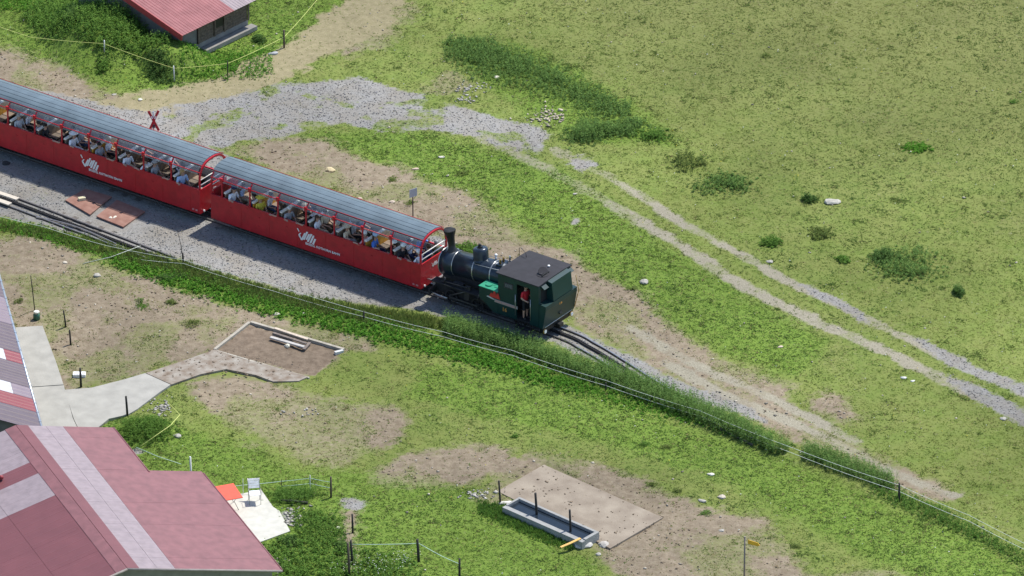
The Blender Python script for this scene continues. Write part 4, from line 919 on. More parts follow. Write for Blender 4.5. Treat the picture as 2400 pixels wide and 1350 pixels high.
# coach (0 front, 1 rear), bay from the chimney end, side facing, seat, shirt, trousers, hair, hat, pose, words
PP = [
 (0,7,'F','n','white','denim','brown',('cap','navy'),'right','white shirt and navy cap leaning on the sill'),
 (0,7,'F','m','light blue','beige','brown',None,'fwd','pale blue shirt holding a hand up'),
 (0,7,'B','n','navy','black','black',None,'lap','navy top with black hair'),
 (0,7,'B','f','pink','denim','grey',None,'lap','pink top on the far seat'),
 (0,6,'F','m','white','denim','black',None,'fwd','white top in the middle seat'),
 (0,6,'F','n','yellow','olive','blonde',('sunhat','yellow'),'lap','yellow hat and yellow top'),
 (0,6,'B','n','olive','black','brown',None,'left','dark olive top bending towards the sill'),
 (0,6,'B','f','white','denim','black',None,'lap','white top on the far seat'),
 (0,5,'F','n','grey','black','white',None,'right','white hair and grey top'),
 (0,5,'F','f','beige','black','brown',None,'lap','beige top on the far seat'),
 (0,5,'B','n','black','black','black',None,'left','black jacket by the sill'),
 (0,5,'B','m','white','black','black',('cap','navy'),'fwd','white shirt and navy cap'),
 (0,4,'F','n','white','beige','brown',None,'lap','white shirt with dark hair'),
 (0,4,'F','m','beige','brown','brown',None,'lap','beige jacket beside a white shirt'),
 (0,4,'B','n','grey','beige','grey',None,'lap','grey hair and grey top'),
 (0,4,'B','f','pink','denim','blonde',None,'back','pink blouse on the far seat'),
 (0,3,'F','n','beige','grey','grey',('sunhat','beige'),'right','wide beige sun hat leaning on the sill'),
 (0,3,'F','m','grey','black','black',('sunhat','grey'),'lap','grey sun hat behind a beige one'),
 (0,3,'B','n','pink','beige','grey',('cap','white'),'left','white cap and pink top'),
 (0,3,'F','f','navy','black','black',None,'lap','navy jacket on the far seat'),
 (0,2,'F','n','blue','navy','brown',('cap','light blue'),'right','blue jacket and pale blue cap leaning out'),
 (0,2,'B','n','black','black','black',('cap','white'),'lap','black shirt and white cap opposite the yellow bench'),
 (0,1,'F','n','black','pink','black',('cap','white'),'right','black shirt with white cap, arm on the sill'),
 (0,1,'F','m','white','navy','black',None,'back','white top in the middle seat'),
 (0,1,'F','f','blue','navy','brown',None,'fwd','bright blue top on the far seat'),
 (0,1,'B','m','navy','grey','brown',None,'lap','navy top with back to the chimney'),
 (0,1,'B','n','white','beige','white',('cap','white'),'left','white shirt and white cap in the corner by the arch'),
 (0,1,'B','f','olive','beige','grey',None,'lap','olive top in the far corner by the arch'),
 (1,7,'F','n','silver','beige','grey',None,'lap','silver jacket by the sill'),
 (1,7,'F','m','white','black','black',None,'fwd','white top in the middle seat'),
 (1,7,'B','n','grey','black','black',None,'lap','shiny grey jacket with dark hair'),
 (1,7,'B','m','silver','denim','grey',None,'lap','silver jacket in the middle seat'),
 (1,6,'F','n','black','black','black',None,'lap','black top beside the cream bench rail'),
 (1,6,'B','n','black','olive','black',None,'left','black jacket with pale face leaning over'),
 (1,6,'B','m','white','black','brown',None,'lap','white top in the middle seat'),
 (1,5,'F','n','white','white','grey',('sunhat','white'),'right','white sun hat and white shirt, arm on the sill'),
 (1,5,'F','m','grey','denim','brown',('sunhat','grey'),'lap','grey sun hat behind the white one'),
 (1,5,'B','n','beige','pink','brown',None,'lap','beige top and pink trousers'),
 (1,5,'B','m','magenta','navy','brown',None,'lap','bright magenta top'),
 (1,4,'F','n','grey','denim','black',None,'lap','dark grey top and denim trousers'),
 (1,4,'F','m','white','black','blonde',None,'lap','blonde hair and white top'),
 (1,4,'B','n','olive','beige','brown',None,'left','olive top beside the yellow bench'),
 (1,3,'F','n','white','beige','brown',None,'right','white sleeve hanging over the sill'),
 (1,3,'F','f','grey','black','grey',None,'lap','grey top on the far seat'),
 (1,3,'B','n','white','navy','brown',None,'left','white shirt looking out over the sill'),
 (1,3,'B','m','light blue','black','brown',None,'lap','pale blue shirt in the middle seat'),
 (1,2,'F','n','grey','olive','black',('cap','grey'),'lap','grey shirt and grey cap'),
 (1,2,'F','f','white','denim','brown',('cap','white'),'lap','white cap on the far seat'),
 (1,2,'B','n','black','beige','black',('cap','white'),'left','black jacket and white cap leaning over'),
 (1,2,'B','m','white','black','brown',None,'lap','white jacket in the middle seat'),
 (1,1,'F','n','light blue','navy','blonde',None,'right','pale blue top in the end corner'),
]
ordn = {1: 'first', 2: 'second', 3: 'third', 4: 'fourth', 5: 'fifth', 6: 'sixth', 7: 'seventh'}
for c, bay, f, seat, sh, tr, ha, hat, pose, words in PP:
    b = 8-bay
    if bay == 1 and c == 1 and f == 'F': tl = -1.61
    tl = POST[b-1]; tr_ = POST[b]
    if f == 'F': t = tl+.14+.19; rz = 0
    else: t = (tr_+.14-.19) if bay > 1 else -.30; rz = PI
    u = dict(n=-.60, m=-.02, f=.58)[seat]+random.uniform(-.03, .03)
    if f == 'B' and pose in ('right', 'left'): pose = 'left'
    M = TM @ Matrix.Translation((t-12.03*c, u, 1.245)) @ Matrix.Rotation(rz+random.uniform(-.35, .35), 4, 'Z')
    pr_ = person('passenger, '+words.replace(' on the far seat', ' far side').replace(' in the middle seat', ' mid seat').replace(' opposite the yellow bench', '').replace(', arm on the sill', '').replace(' in the corner by the arch', ' by the arch')+', '+ordn[bay]+' bay of the '+('front' if c == 0 else 'rear')+' coach', M, POSES[pose], sh, tr, ha, hat, long=(ha in ('blonde', 'brown') and random.random() < .5)); pr_.scale = (random.uniform(.98, 1.1),)*3
drv = pmesh(standing())
person('driver in a red shirt and black shorts standing in the cab doorway', TM @ Matrix.Translation((5.52, -.92, .70)) @ Matrix.Rotation(-.15, 4, 'Z'), drv, 'red', 'black', 'black', None, None)

# ================================================================ BUILDINGS
roof_red = mat('lighter red roof sheet', (.205, .084, .087), .55, var=.16, scale=2.6, bump=.12, bscale=40, spec=.5)  # lighter red: right slope sheets and left ridge sheets
roof_red2 = mat('darker red roof sheet', (.158, .050, .055), .55, var=.08, scale=1.2, bump=.12, bscale=40)
roof_pale = mat('translucent pink roof sheet', (.265, .212, .220), .5, var=.12, scale=3.5)
roof_grey = mat('mauve grey roof sheet', (.115, .085, .098), .5, var=.08, scale=2)
roof_mauve = mat('pale mauve roof sheet', (.20, .155, .18), .5, var=.06, scale=2)
roof_brick = mat('brick red roof sheet', (.22, .045, .05), .45, var=.06)
wallm = mat('stone wall render', (.22, .21, .19), .9, var=.15, scale=3, bump=.5, bscale=8)
woodw = mat('weathered dark boards', (.115, .085, .065), .9, var=.35, scale=9, col2=(.17, .13, .095))
gutter = mat('zinc gutter', (.42, .46, .50), .35, .6, var=.08)
def sheet(mb, o_, a, b, n, u0, u1, v0, v1, th=.018, ribs=0, rh=.03):
    p = lambda u, v, h: o_+a*u+b*v+n*h
    mb.hexa([p(u0,v0,0), p(u1,v0,0), p(u1,v1,0), p(u0,v1,0)], [p(u0,v0,th), p(u1,v0,th), p(u1,v1,th), p(u0,v1,th)])
    for k in range(ribs):
        uc = u0+(u1-u0)*(k+.5)/ribs; w_ = .035
        mb.add([p(uc-w_, v0, th+.0005), p(uc, v0, th+rh), p(uc+w_, v0, th+.0005), p(uc-w_, v1, th+.0005), p(uc, v1, th+rh), p(uc+w_, v1, th+.0005)], [(0,3,4,1), (1,4,5,2), (0,1,2), (3,5,4)])
    return mb
# big red roofed building, bottom left
ZR = 4.6; ra = G(37, 998, ZR); rb = G(298, 1333, ZR); gd = (rb-ra).normalized(); RL = (rb-ra).length
pd = Vector((-gd.y, gd.x, 0));  pd = pd if pd.x > 0 else -pd
sl = (pd-Vector((0, 0, .246))).normalized(); sr = (-pd-Vector((0, 0, .246))).normalized()
nR = gd.cross(sl); nR = nR if nR.z > 0 else -nR; nL = gd.cross(sr); nL = nL if nL.z > 0 else -nL
BB = thing('alpine_building', 'large red sheet gable roof with a pale strip in the lower left corner', 'building', (ra.x, ra.y, 0))
o0 = ra-Vector((ra.x, ra.y, 0))
rows = 13; rl = RL/rows
W1 = 4.36; W2 = 6.78
def solve_a(px, py):                          # distance along the ridge of the roof's step
    best = None
    for k in range(400):
        a_ = RL*k/400; q = ra+gd*a_+sl*W1; x, y = toPx(q.x, q.y, q.z)
        d = abs(y-py)
        if best is None or d < best[0]: best = (d, a_)
    return best[1]
aStep = solve_a(335, 1107)
for i in range(rows):
    u0, u1 = i*rl+.0012, (i+1)*rl-.0012; jz = nR*random.uniform(0, .006)
    sheet(MB(), o0+jz, gd, sl, nR, u0, u1, .50, 1.32, ribs=2, rh=.006).build('pale_sheet', roof_pale, BB)
    sheet(MB(), o0+jz, gd, sl, nR, u0, u1, 1.33, 2.10, ribs=2, rh=.006).build('pale_sheet', roof_pale, BB)
    sheet(MB(), o0+jz, gd, sl, nR, u0, u1, 2.11, W1 if u1 < aStep+.5 else W2, ribs=0).build('roof_sheet', roof_red, BB)
    sheet(MB(), o0+nR*.01, gd, sl, nR, u0, u1, 0, .52, th=.03, ribs=0).build('ridge_sheet', roof_red2, BB)
    pale = {2: (2.15, 4.6), 3: (2.15, 4.6)}
    v1 = 9.5
    sheet(MB(), o0+nL*.01, gd, sr, nL, u0, u1, 0, .48, th=.03).build('ridge_sheet', roof_red, BB)
    for (a0, a1) in ((.47, 2.6), (2.61, 4.6), (4.61, v1)):
        m_ = roof_red2
        if i in (0, 1, 2) and a0 < 2.7: m_ = roof_pale if not (i == 0 and a0 > 1) else roof_pale
        if i in (4, 5) and a0 < 2.7: m_ = roof_pale
        sheet(MB(), o0+nL*random.uniform(0, .006), gd, sr, nL, u0, u1, a0, a1, ribs=2, rh=.006).build('roof_sheet' if m_ is roof_red2 else 'pale_sheet', m_, BB)
wl = MB(); zt = lambda v: ZR-.246*v-.06
def wall_seg(a0, a1, v0, v1, zz0, zz1):
    p = lambda a, v, z: Vector((0, 0, z))+gd*a+pd*v
    wl.hexa([p(a0,v0,-.2), p(a1,v0,-.2), p(a1,v1,-.2), p(a0,v1,-.2)], [p(a0,v0,zz0), p(a1,v0,zz0), p(a1,v1,zz1), p(a0,v1,zz1)])
wall_seg(.35, RL-.35, -8.8, -.01, ZR-.246*8.8-.12, ZR-.12); wall_seg(.35, RL-.35, .0, W1*.93, ZR-.12, ZR-.246*W1*.93-.12); wall_seg(aStep+.4, RL-.35, W1*.93+.01, W2*.93, ZR-.246*W1*.93-.13, ZR-.246*W2*.93-.13)
wl.build('wall', wallm, BB)
MB().tube([o0+gd*.0+sl*(W1+.02), o0+gd*aStep+sl*(W1+.02)], .05, 6).tube([o0+gd*aStep+sl*(W2+.03), o0+gd*RL+sl*(W2+.03)], .05, 6).build('gutter', roof_red2, BB)
MB().tube([o0+gd*(RL+.04)+nR*.0, o0+gd*(RL+.04)+sl*W2], .05, 6).tube([o0+gd*(RL+.04), o0+gd*(RL+.04)+sr*9], .05, 6).build('verge_board', mat('grey verge', (.25, .22, .20), .8), BB)
cp = o0+gd*3.55+sr*2.9; MB().tube([cp, cp+Vector((0, 0, .75))], .26, 16).tube([cp+Vector((0, 0, .75)), cp+Vector((0, 0, .85))], .31, 16).build('flue', black, BB)
cp = o0+gd*3.2+sr*2.1; MB().box(tuple(cp+Vector((-.12, -.12, 0))), tuple(cp+Vector((.12, .12, .3)))).ball(cp+Vector((.2, 0, .2)), .1).build('roof_bracket', mat('maroon metal', (.25, .03, .035), .5), BB)
# grey striped roof at the left edge
z2 = 2.9; e0 = G(-6, 640, z2); e1 = G(97, 1010, z2); ed = (e1-e0).normalized(); EL = (e1-e0).length; ep = Vector((ed.y, -ed.x, 0)); ep = ep if ep.x < 0 else -ep
up_ = (ep+Vector((0, 0, .42))).normalized(); n2 = ed.cross(up_); n2 = n2 if n2.z > 0 else -n2
GB = thing('barn', 'mauve grey barn roof with red and white stripes at the left edge', 'barn', (e0.x, e0.y, 0)); q0 = Vector((0, 0, z2))
def ea(py): return max(0, (py-640)/(1010-640))*EL
bands = [(560,700,roof_grey),(700,765,roof_mauve),(765,832,roof_grey),(832,858,None),(858,912,roof_grey),(912,938,'w'),(938,968,roof_brick),(968,1012,roof_grey)]
for a, b, m_ in bands:
    u0, u1 = (a-640)/370*EL+.01, (b-640)/370*EL-.01
    if m_ is None:
        sheet(MB(), q0, ed, up_, n2, u0, u1, 0, .75, ribs=3, rh=.015).build('red_sheet', roof_brick, GB); sheet(MB(), q0, ed, up_, n2, u0, u1, .76, 3, ribs=3, rh=.015).build('white_sheet', whitesheet, GB); continue
    if m_ == 'w':
        sheet(MB(), q0, ed, up_, n2, u0, u1, 0, .85, ribs=3, rh=.015).build('pale_sheet', roof_mauve, GB); sheet(MB(), q0, ed, up_, n2, u0, u1, .86, 3, ribs=3, rh=.015).build('white_sheet', whitesheet, GB); continue
    k = max(1, round((u1-u0)/1.2)); w_ = (u1-u0)/k
    for j in range(k): sheet(MB(), q0+n2*random.uniform(0, .006), ed, up_, n2, u0+j*w_+.004, u0+(j+1)*w_-.004, 0, 6, ribs=4, rh=.02).build('roof_sheet', m_, GB)
MB().tube([q0+ed*(-3)-up_*.05, q0+ed*EL-up_*.05], .06, 8).build('gutter', gutter, GB)
for k in range(18): MB().box(*[tuple(q0+ed*(EL*k/18)-up_*.06+Vector((s*.05, s*.03, s*.07))) for s in (-1, 1)]).build('gutter_bracket', gutter, GB)
wm = MB(); f = lambda a, v, z: Vector((0, 0, z))+ed*a+ep*v
wm.hexa([f(-3,.35,-.2), f(EL-.2,.35,-.2), f(EL-.2,6,-.2), f(-3,6,-.2)], [f(-3,.35,2.95), f(EL-.2,.35,2.95), f(EL-.2,6,5.2), f(-3,6,5.2)]).build('wall', wallm, GB)
# small barn, top left
bz = 1.50; c0 = G(429, 84, bz); aa = Vector((.66, .75, 0)).normalized(); bb = Vector((.75, -.66, 0)).normalized()
SB = thing('small_barn', 'small wooden barn with a faded red sheet roof near the top', 'barn', (c0.x, c0.y, 0)); s0 = Vector((0, 0, bz)); up3 = (-bb+Vector((0, 0, .24))).normalized(); n3 = aa.cross(up3); n3 = n3 if n3.z > 0 else -n3
lr = mat('salmon roof sheet', (.23, .066, .066), .45, var=.1, scale=1.5, bump=.1, bscale=40, col2=(.30, .10, .10))
for k in range(6):
    for j in range(3):
        m_ = lr if not (k > 3 and j == 0) else roof_pale
        sheet(MB(), s0+n3*(.02*(2-j)*0+random.uniform(0, .006)), aa, up3, n3, k*.86+.003, (k+1)*.86-.003, j*2.4, (j+1)*2.4-.005, ribs=5, rh=.014).build('roof_sheet', m_, SB)
MB().hexa([s0-aa*.06+up3*0-n3*.26, s0-aa*.005-n3*.26, s0-aa*.005+up3*7.2-n3*.26, s0-aa*.06+up3*7.2-n3*.26], [s0-aa*.06+n3*.03, s0-aa*.005+n3*.03, s0-aa*.005+up3*7.2+n3*.03, s0-aa*.06+up3*7.2+n3*.03]).build('verge_board', mat('red verge board', (.30, .035, .04), .5), SB)
g3 = lambda a, b, z: Vector((0, 0, z))+aa*a-bb*b
mb = MB(); mb.hexa([g3(.35,.40,-.2), g3(4.75,.40,-.2), g3(4.75,7,-.2), g3(.35,7,-.2)], [g3(.35,.40,.42), g3(4.75,.40,.42), g3(4.75,7,.42), g3(.35,7,.42)]).build('stone_base', wallm, SB)
mb = MB(); mb.hexa([g3(.35,.42,.421), g3(1.35,.42,.421), g3(1.35,7,.421), g3(.35,7,.421)], [g3(.35,.42,1.5), g3(1.35,.42,1.5), g3(1.35,7,3.), g3(.35,7,3.)]).build('plastered_wall', mat('pale plaster', (.17, .165, .15), .9, var=.15, scale=4), SB)
mb = MB(); mb.hexa([g3(1.36,.45,.421), g3(4.72,.45,.421), g3(4.72,7,.421), g3(1.36,7,.421)], [g3(1.36,.45,1.5), g3(4.72,.45,1.5), g3(4.72,7,3.), g3(1.36,7,3.)]).build('back_boarding', darksteel, SB)
for k in range(7):
    z_ = .43+k*.152; mb = MB(); d0 = .40-random.uniform(0, .012)
    mb.hexa([g3(1.40,d0,z_), g3(4.70,d0,z_), g3(4.70,.445,z_), g3(1.40,.445,z_)], [g3(1.40,d0,z_+.14), g3(4.70,d0,z_+.14), g3(4.70,.445,z_+.14), g3(1.40,.445,z_+.14)]).build('wall_board', woodw, SB)
for a_ in (1.36, 2.45, 3.1, 4.70): MB().hexa([g3(a_,.34,.43), g3(a_+.09,.34,.43), g3(a_+.09,.385,.43), g3(a_,.385,.43)], [g3(a_,.34,1.49), g3(a_+.09,.34,1.49), g3(a_+.09,.385,1.49), g3(a_,.385,1.49)]).build('post', woodw, SB)
MB().hexa([g3(2.55,.375,.8), g3(3.08,.375,.8), g3(3.08,.384,.8), g3(2.55,.384,.8)], [g3(2.55,.375,1.25), g3(3.08,.375,1.25), g3(3.08,.384,1.25), g3(2.55,.384,1.25)]).build('window', black, SB)
lg_ = thing('stone_ledge', 'pale stone bench ledge in front of the small barn', 'ledge', (c0.x, c0.y, 0))
h3 = lambda a, b, z: Vector((0, 0, z))+aa*a-bb*b
MB().hexa([h3(1.5,-.05,.0), h3(4.9,-.05,.0), h3(4.9,.33,.0), h3(1.5,.33,.0)], [h3(1.5,-.05,.2), h3(4.9,-.05,.2), h3(4.9,.33,.2), h3(1.5,.33,.2)]).build('top', wallm, lg_)

# ================================================================ YARD THINGS
def post_thing(name, label, cat, x, y, h, r_, m_, lean=(0, 0), group=None, sharp=False):
    p = P(x, y); mb = MB().tube([(0, 0, -.15), (lean[0]*h*.5, lean[1]*h*.5, h*.5), (lean[0]*h, lean[1]*h, h)], [r_, r_*.95, r_*(.5 if sharp else .85)], 8)
    o = mb.build(name, m_, None, p); return tag(o, label, cat, group)
postw = mat('old fence wood', (.10, .075, .055), .9, var=.3, scale=14); postd = mat('dark fence stake', (.03, .027, .025), .85, var=.3, scale=14)
postwh = mat('white plastic stake', (.62, .64, .62), .5); wirem = mat('pale electric tape', (.62, .66, .58), .6); wirey = mat('yellow electric tape', (.62, .66, .20), .6); wireg = mat('green white rope', (.45, .60, .48), .6)
def fence(name, label, posts, wires, cat='fence'):
    """posts: (px,py,height,radius,mat,lean)  wires: (mat, radius, [(px,py,z),...])"""
    c = P(*posts[0][:2]); t = thing(name, label, cat, c)
    for (x, y, h, r_, m_, ln_) in posts:
        p = P(x, y)-c; MB().tube([p+Vector((0, 0, -.15)), p+Vector((ln_*h*.5, 0, h*.5)), p+Vector((ln_*h, 0, h))], [r_, r_*.95, r_*.8], 8).build('post', m_, t)
    for m_, r_, pts in wires:
        q = [P(a, b)-c+Vector((0, 0, z)) for a, b, z in pts]; full = []
        for a, b in zip(q[:-1], q[1:]):
            for k in range(6):
                s = k/6; full.append(a.lerp(b, s)-Vector((0, 0, .06*4*s*(1-s)*min(1, (b-a).length/6))))
        full.append(q[-1]); MB().tube(full, r_, 5).build('wire', m_, t)
    return t
fence('electric_fence', 'yellow tape fence on slim white and dark stakes curving below the small barn',
      [(246,157,.62,.03,postwh,0),(409,193,.80,.03,postwh,-.03),(534,183,.90,.028,postd,0),(666,113,.92,.045,postw,0)],
      [(wirey, .010, [(-60,75,.8),(70,128,.9),(244,157,.45),(409,193,.68),(534,183,.76),(666,113,.55),(742,28,.6),(760,-40,.6)])])
fence('trackside_fence', 'double wire fence along the weeds below the railway with a few dark posts',
      [(430,617,.55,.045,postd,-.05),(853,752,.5,.04,postd,0),(2107,1172,.85,.05,postd,0),(1420,915,.4,.03,postd,0)],
      [(wirem, .009, [(-60,505,.3),(105,545,.3),(250,588,.3),(430,627,.42),(640,688,.5),(853,752,.46),(1040,800,.46),(1200,845,.46),(1420,915,.5),(1640,985,.5),(1850,1072,.55),(2107,1172,.75),(2270,1240,.7),(2450,1330,.7)]),
       (wirem, .009, [(330,616,.2),(430,625,.2),(640,690,.2),(853,752,.22),(1040,800,.22),(1200,845,.22),(1420,915,.25),(1640,985,.25),(1850,1072,.3),(2107,1172,.45),(2270,1240,.42),(2450,1330,.42)])])
fence('mast_wire', 'pale wire slung from the weeds down to the brown soil at left', [], [], 'wire') if False else None
p = P(430, 616); o = MB().tube([(0, 0, 0), (-.09, 0, .9), (-.24, 0, 1.65)], [.02, .016, .01], 6).build('thin_mast', postd, None, p); tag(o, 'long thin dark mast rising beside the ballast edge', 'mast')
c = P(195, 622); q = [P(195, 622)-c+Vector((0, 0, .05)), P(260, 606)-c+Vector((0, 0, .1)), P(330, 598)-c+Vector((0, 0, .5))]; o = MB().tube(q, .013, 5).build('loose_wire', wirem, None, c); tag(o, 'single pale wire running down from the fence to the soil', 'wire')
fence('paddock_fence', 'sagging green white rope between dark leaning posts at the bottom', [(982,1318,1.05,.06,postd,-.06),(1077,1352,.85,.05,postd,0),(827,1250,.9,.045,postd,-.02)],
      [(wireg, .014, [(824,1318,.85),(982,1318,.86),(1034,1330,.55),(1077,1352,.6)])])
fence('garden_fence', 'pale wire netting fence behind the patio ending at a brown post', [(776,1168,.98,.045,postw,0),(727,1150,.75,.02,postwh,0),(570,1160,.8,.015,postwh,0),(660,1148,.5,.015,postd,0)],
      [(wireg, .012, [(500,1172,.6),(570,1160,.5),(660,1148,.4),(727,1150,.6),(776,1168,.72)]), (wireg, .012, [(660,1150,.2),(727,1150,.35),(776,1168,.45)])])
post_thing('fence_post', 'thick split wooden post with pale broken top in the bottom weeds', 'post', 819, 1350, 1.55, .055, postw, (-.03, 0)); post_thing('fence_post', 'dark post leaning against the thick split one', 'post', 826, 1322, 1.15, .05, postd, (-.05, 0))
post_thing('fence_post', 'dark post standing on the end of the concrete path', 'post', 299, 975, .95, .05, postd, (-.05, 0)); post_thing('fence_post', 'short dark post behind the white box', 'post', 190, 905, .92, .05, postd, (-.02, 0))
post_thing('fence_post', 'dark post left of the two on the straw beside the path', 'post', 155, 766, .8, .035, postd, (-.12, 0)); post_thing('fence_post', 'dark post right of the straw stained pair', 'post', 166, 806, .75, .04, postd, (-.05, 0))
post_thing('fence_post', 'thin tall stake standing behind the milk can', 'post', 82, 730, 1.7, .022, postd, (-.08, 0)); post_thing('drain_pipe', 'white upright pipe at the corner of the red roof', 'pipe', 450, 1165, 1.9, .045, postwh, (-.02, 0))
post_thing('fence_post', 'black post rising past the lower edge of the red roof', 'post', 606, 1372, .9, .07, postd); post_thing('fence_post', 'slim stake beside the black post below the red roof', 'post', 572, 1372, 1.1, .02, postw)
post_thing('fence_post', 'tall dark post at the left end of the water trough', 'post', 1173, 1182, 1.1, .042, postd, (-.06, 0)); post_thing('fence_post', 'knotty dark post leaning in front of the trough', 'post', 1259, 1217, 1.25, .055, postd, (-.06, 0)); post_thing('fence_post', 'straight dark post at the right half of the trough', 'post', 1338, 1257, 1.3, .05, postd, (-.04, 0))
# crossing sign and small signs
p = P(362, 376); t = thing('crossing_sign', 'red and white crossed boards of a level crossing sign behind the rear coach', 'sign', p, R(8))
MB().tube([(0, 0, -.1), (0, 0, 2.5)], .035, 8).build('pole', steel, t); redsign = mat('sign red', (.42, .02, .03), .5)
for s in (-1, 1):
    Mx = Matrix.Translation((0, -.05-.014*(s+1), 2.05)) @ Matrix.Rotation(s*R(24), 4, 'Y')
    b_ = MB().box((-.055, -.011, -.55), (.055, .011, .55), M=Mx).build('cross_board', redsign, t)
    Mx2 = Matrix.Translation((0, -.064-.014*(s+1), 2.05)) @ Matrix.Rotation(s*R(24), 4, 'Y'); MB().box((-.035, -.0015, .12), (.035, .0015, .26), M=Mx2).build('white_stripe', white, b_)
MB().box((-.06, -.10, 1.72), (.06, -.06, 1.86)).build('reflector', mat('dark lamp', (.05, .04, .06), .4), t)
p = P(968, 540); t = thing('track_sign', 'small grey sign board on a slim post behind the front coach', 'sign', p, R(35))
MB().tube([(0, 0, -.1), (0, 0, 1.95)], .028, 8).build('pole', mat('brown pole', (.10, .07, .055), .7), t); MB().box((-.20, -.04, 1.62), (.20, -.029, 2.02)).build('board', mat('grey sign face', (.42, .43, .45), .5), t)
p = P(1744, 1372); t = thing('signpost', 'hiking signpost with one yellow arrow pointing right', 'sign', p)
MB().tube([(0, 0, -.1), (0, 0, 2.25)], .035, 8).tube([(0, 0, 2.25), (0, 0, 2.29)], .04, 8).build('pole', mat('grey brown pole', (.20, .17, .15), .6), t)
a_ = MB().ext([(.035, 2.02), (.48, 2.02), (.58, 2.10), (.48, 2.19), (.035, 2.19)], 'y', -.012, .012).build('arrow_board', mat('signal yellow', (.62, .36, .02), .5), t); a_.rotation_euler = (0, .05, -R(28))
# rusty plates with stones
rustp = mat('rusty plate', (.24, .115, .085), .9, var=.15, scale=2.5, bump=.2, bscale=20, col2=(.30, .17, .13))
def quad_thing(name, label, cat, pts, m_, z0, z1):
    g = [G(*p_) for p_ in pts]; c = sum(g, Vector())/len(g); lo = [(q.x-c.x, q.y-c.y, z0) for q in g]; hi = [(q.x-c.x, q.y-c.y, z1) for q in g]
    a = sum(g[i].x*g[(i+1) % len(g)].y-g[(i+1) % len(g)].x*g[i].y for i in range(len(g)))
    if a < 0: lo.reverse(); hi.reverse()
    return tag(MB().hexa(lo, hi).build(name, m_, None, (c.x, c.y, 0)), label, cat)
quad_thing('steel_plate', 'rusty steel plate with one tan block on it', 'steel plate', [(153,470),(200,444),(262,462),(211,504)], rustp, -.02, .035)
quad_thing('steel_plate', 'rusty steel plate with two white stones on it', 'steel plate', [(226,508),(274,470),(340,497),(289,533)], rustp, -.02, .035)
hose = G(205, 473); mbh = MB().tube([(0, 0, .05), (.3, -.15, .05), (.5, -.45, .05), (.75, -.5, .05), (.8, -.2, .05)], .018, 6).build('hose_loop', postd, None, (hose.x, hose.y, 0)); tag(mbh, 'thin dark hose curled on the left rusty plate', 'hose')
def rock(name, label, cat, x, y, r_, col, sc=(1, .7, .5), dz=0, rz=0):
    bm = bmesh.new(); bmesh.ops.create_icosphere(bm, subdivisions=2, radius=1)
    for v in bm.verts:
        k = 1+.22*math.sin(v.co.x*3+x)+.15*math.sin(v.co.y*4+y)*math.cos(v.co.z*3); v.co = Vector((v.co.x*r_*sc[0]*k, v.co.y*r_*sc[1]*k, v.co.z*r_*sc[2]*k))
    me = bpy.data.meshes.new(name); bm.to_mesh(me); bm.free(); me.materials.append(mat('rock %.2f %.2f' % (col[0], col[2]), col, .9, var=.18, scale=6, bump=.4, bscale=18))
    p = P(x, y); o = link(name, me, None, (p.x, p.y, p.z+r_*sc[2]*.4+dz)); o.rotation_euler.z = rz; return tag(o, label, cat)
pale = (.38, .36, .31); tanr = (.55, .47, .30)
MB_ = MB().box((-.16, -.09, 0), (.16, .09, .12)); p = G(192, 470); o = MB_.build('stone_block', mat('tan block', (.55, .50, .33), .9), None, (p.x, p.y, .036)); o.rotation_euler.z = .35; tag(o, 'tan block lying on the left rusty plate', 'block')
rock('stone', 'left white stone of the pair on the rusty plate', 'stone', 259, 512, .10, (.66, .62, .52), dz=.05); rock('stone', 'right white stone of the pair on the rusty plate', 'stone', 269, 511, .10, (.66, .62, .52), dz=.05, rz=1)
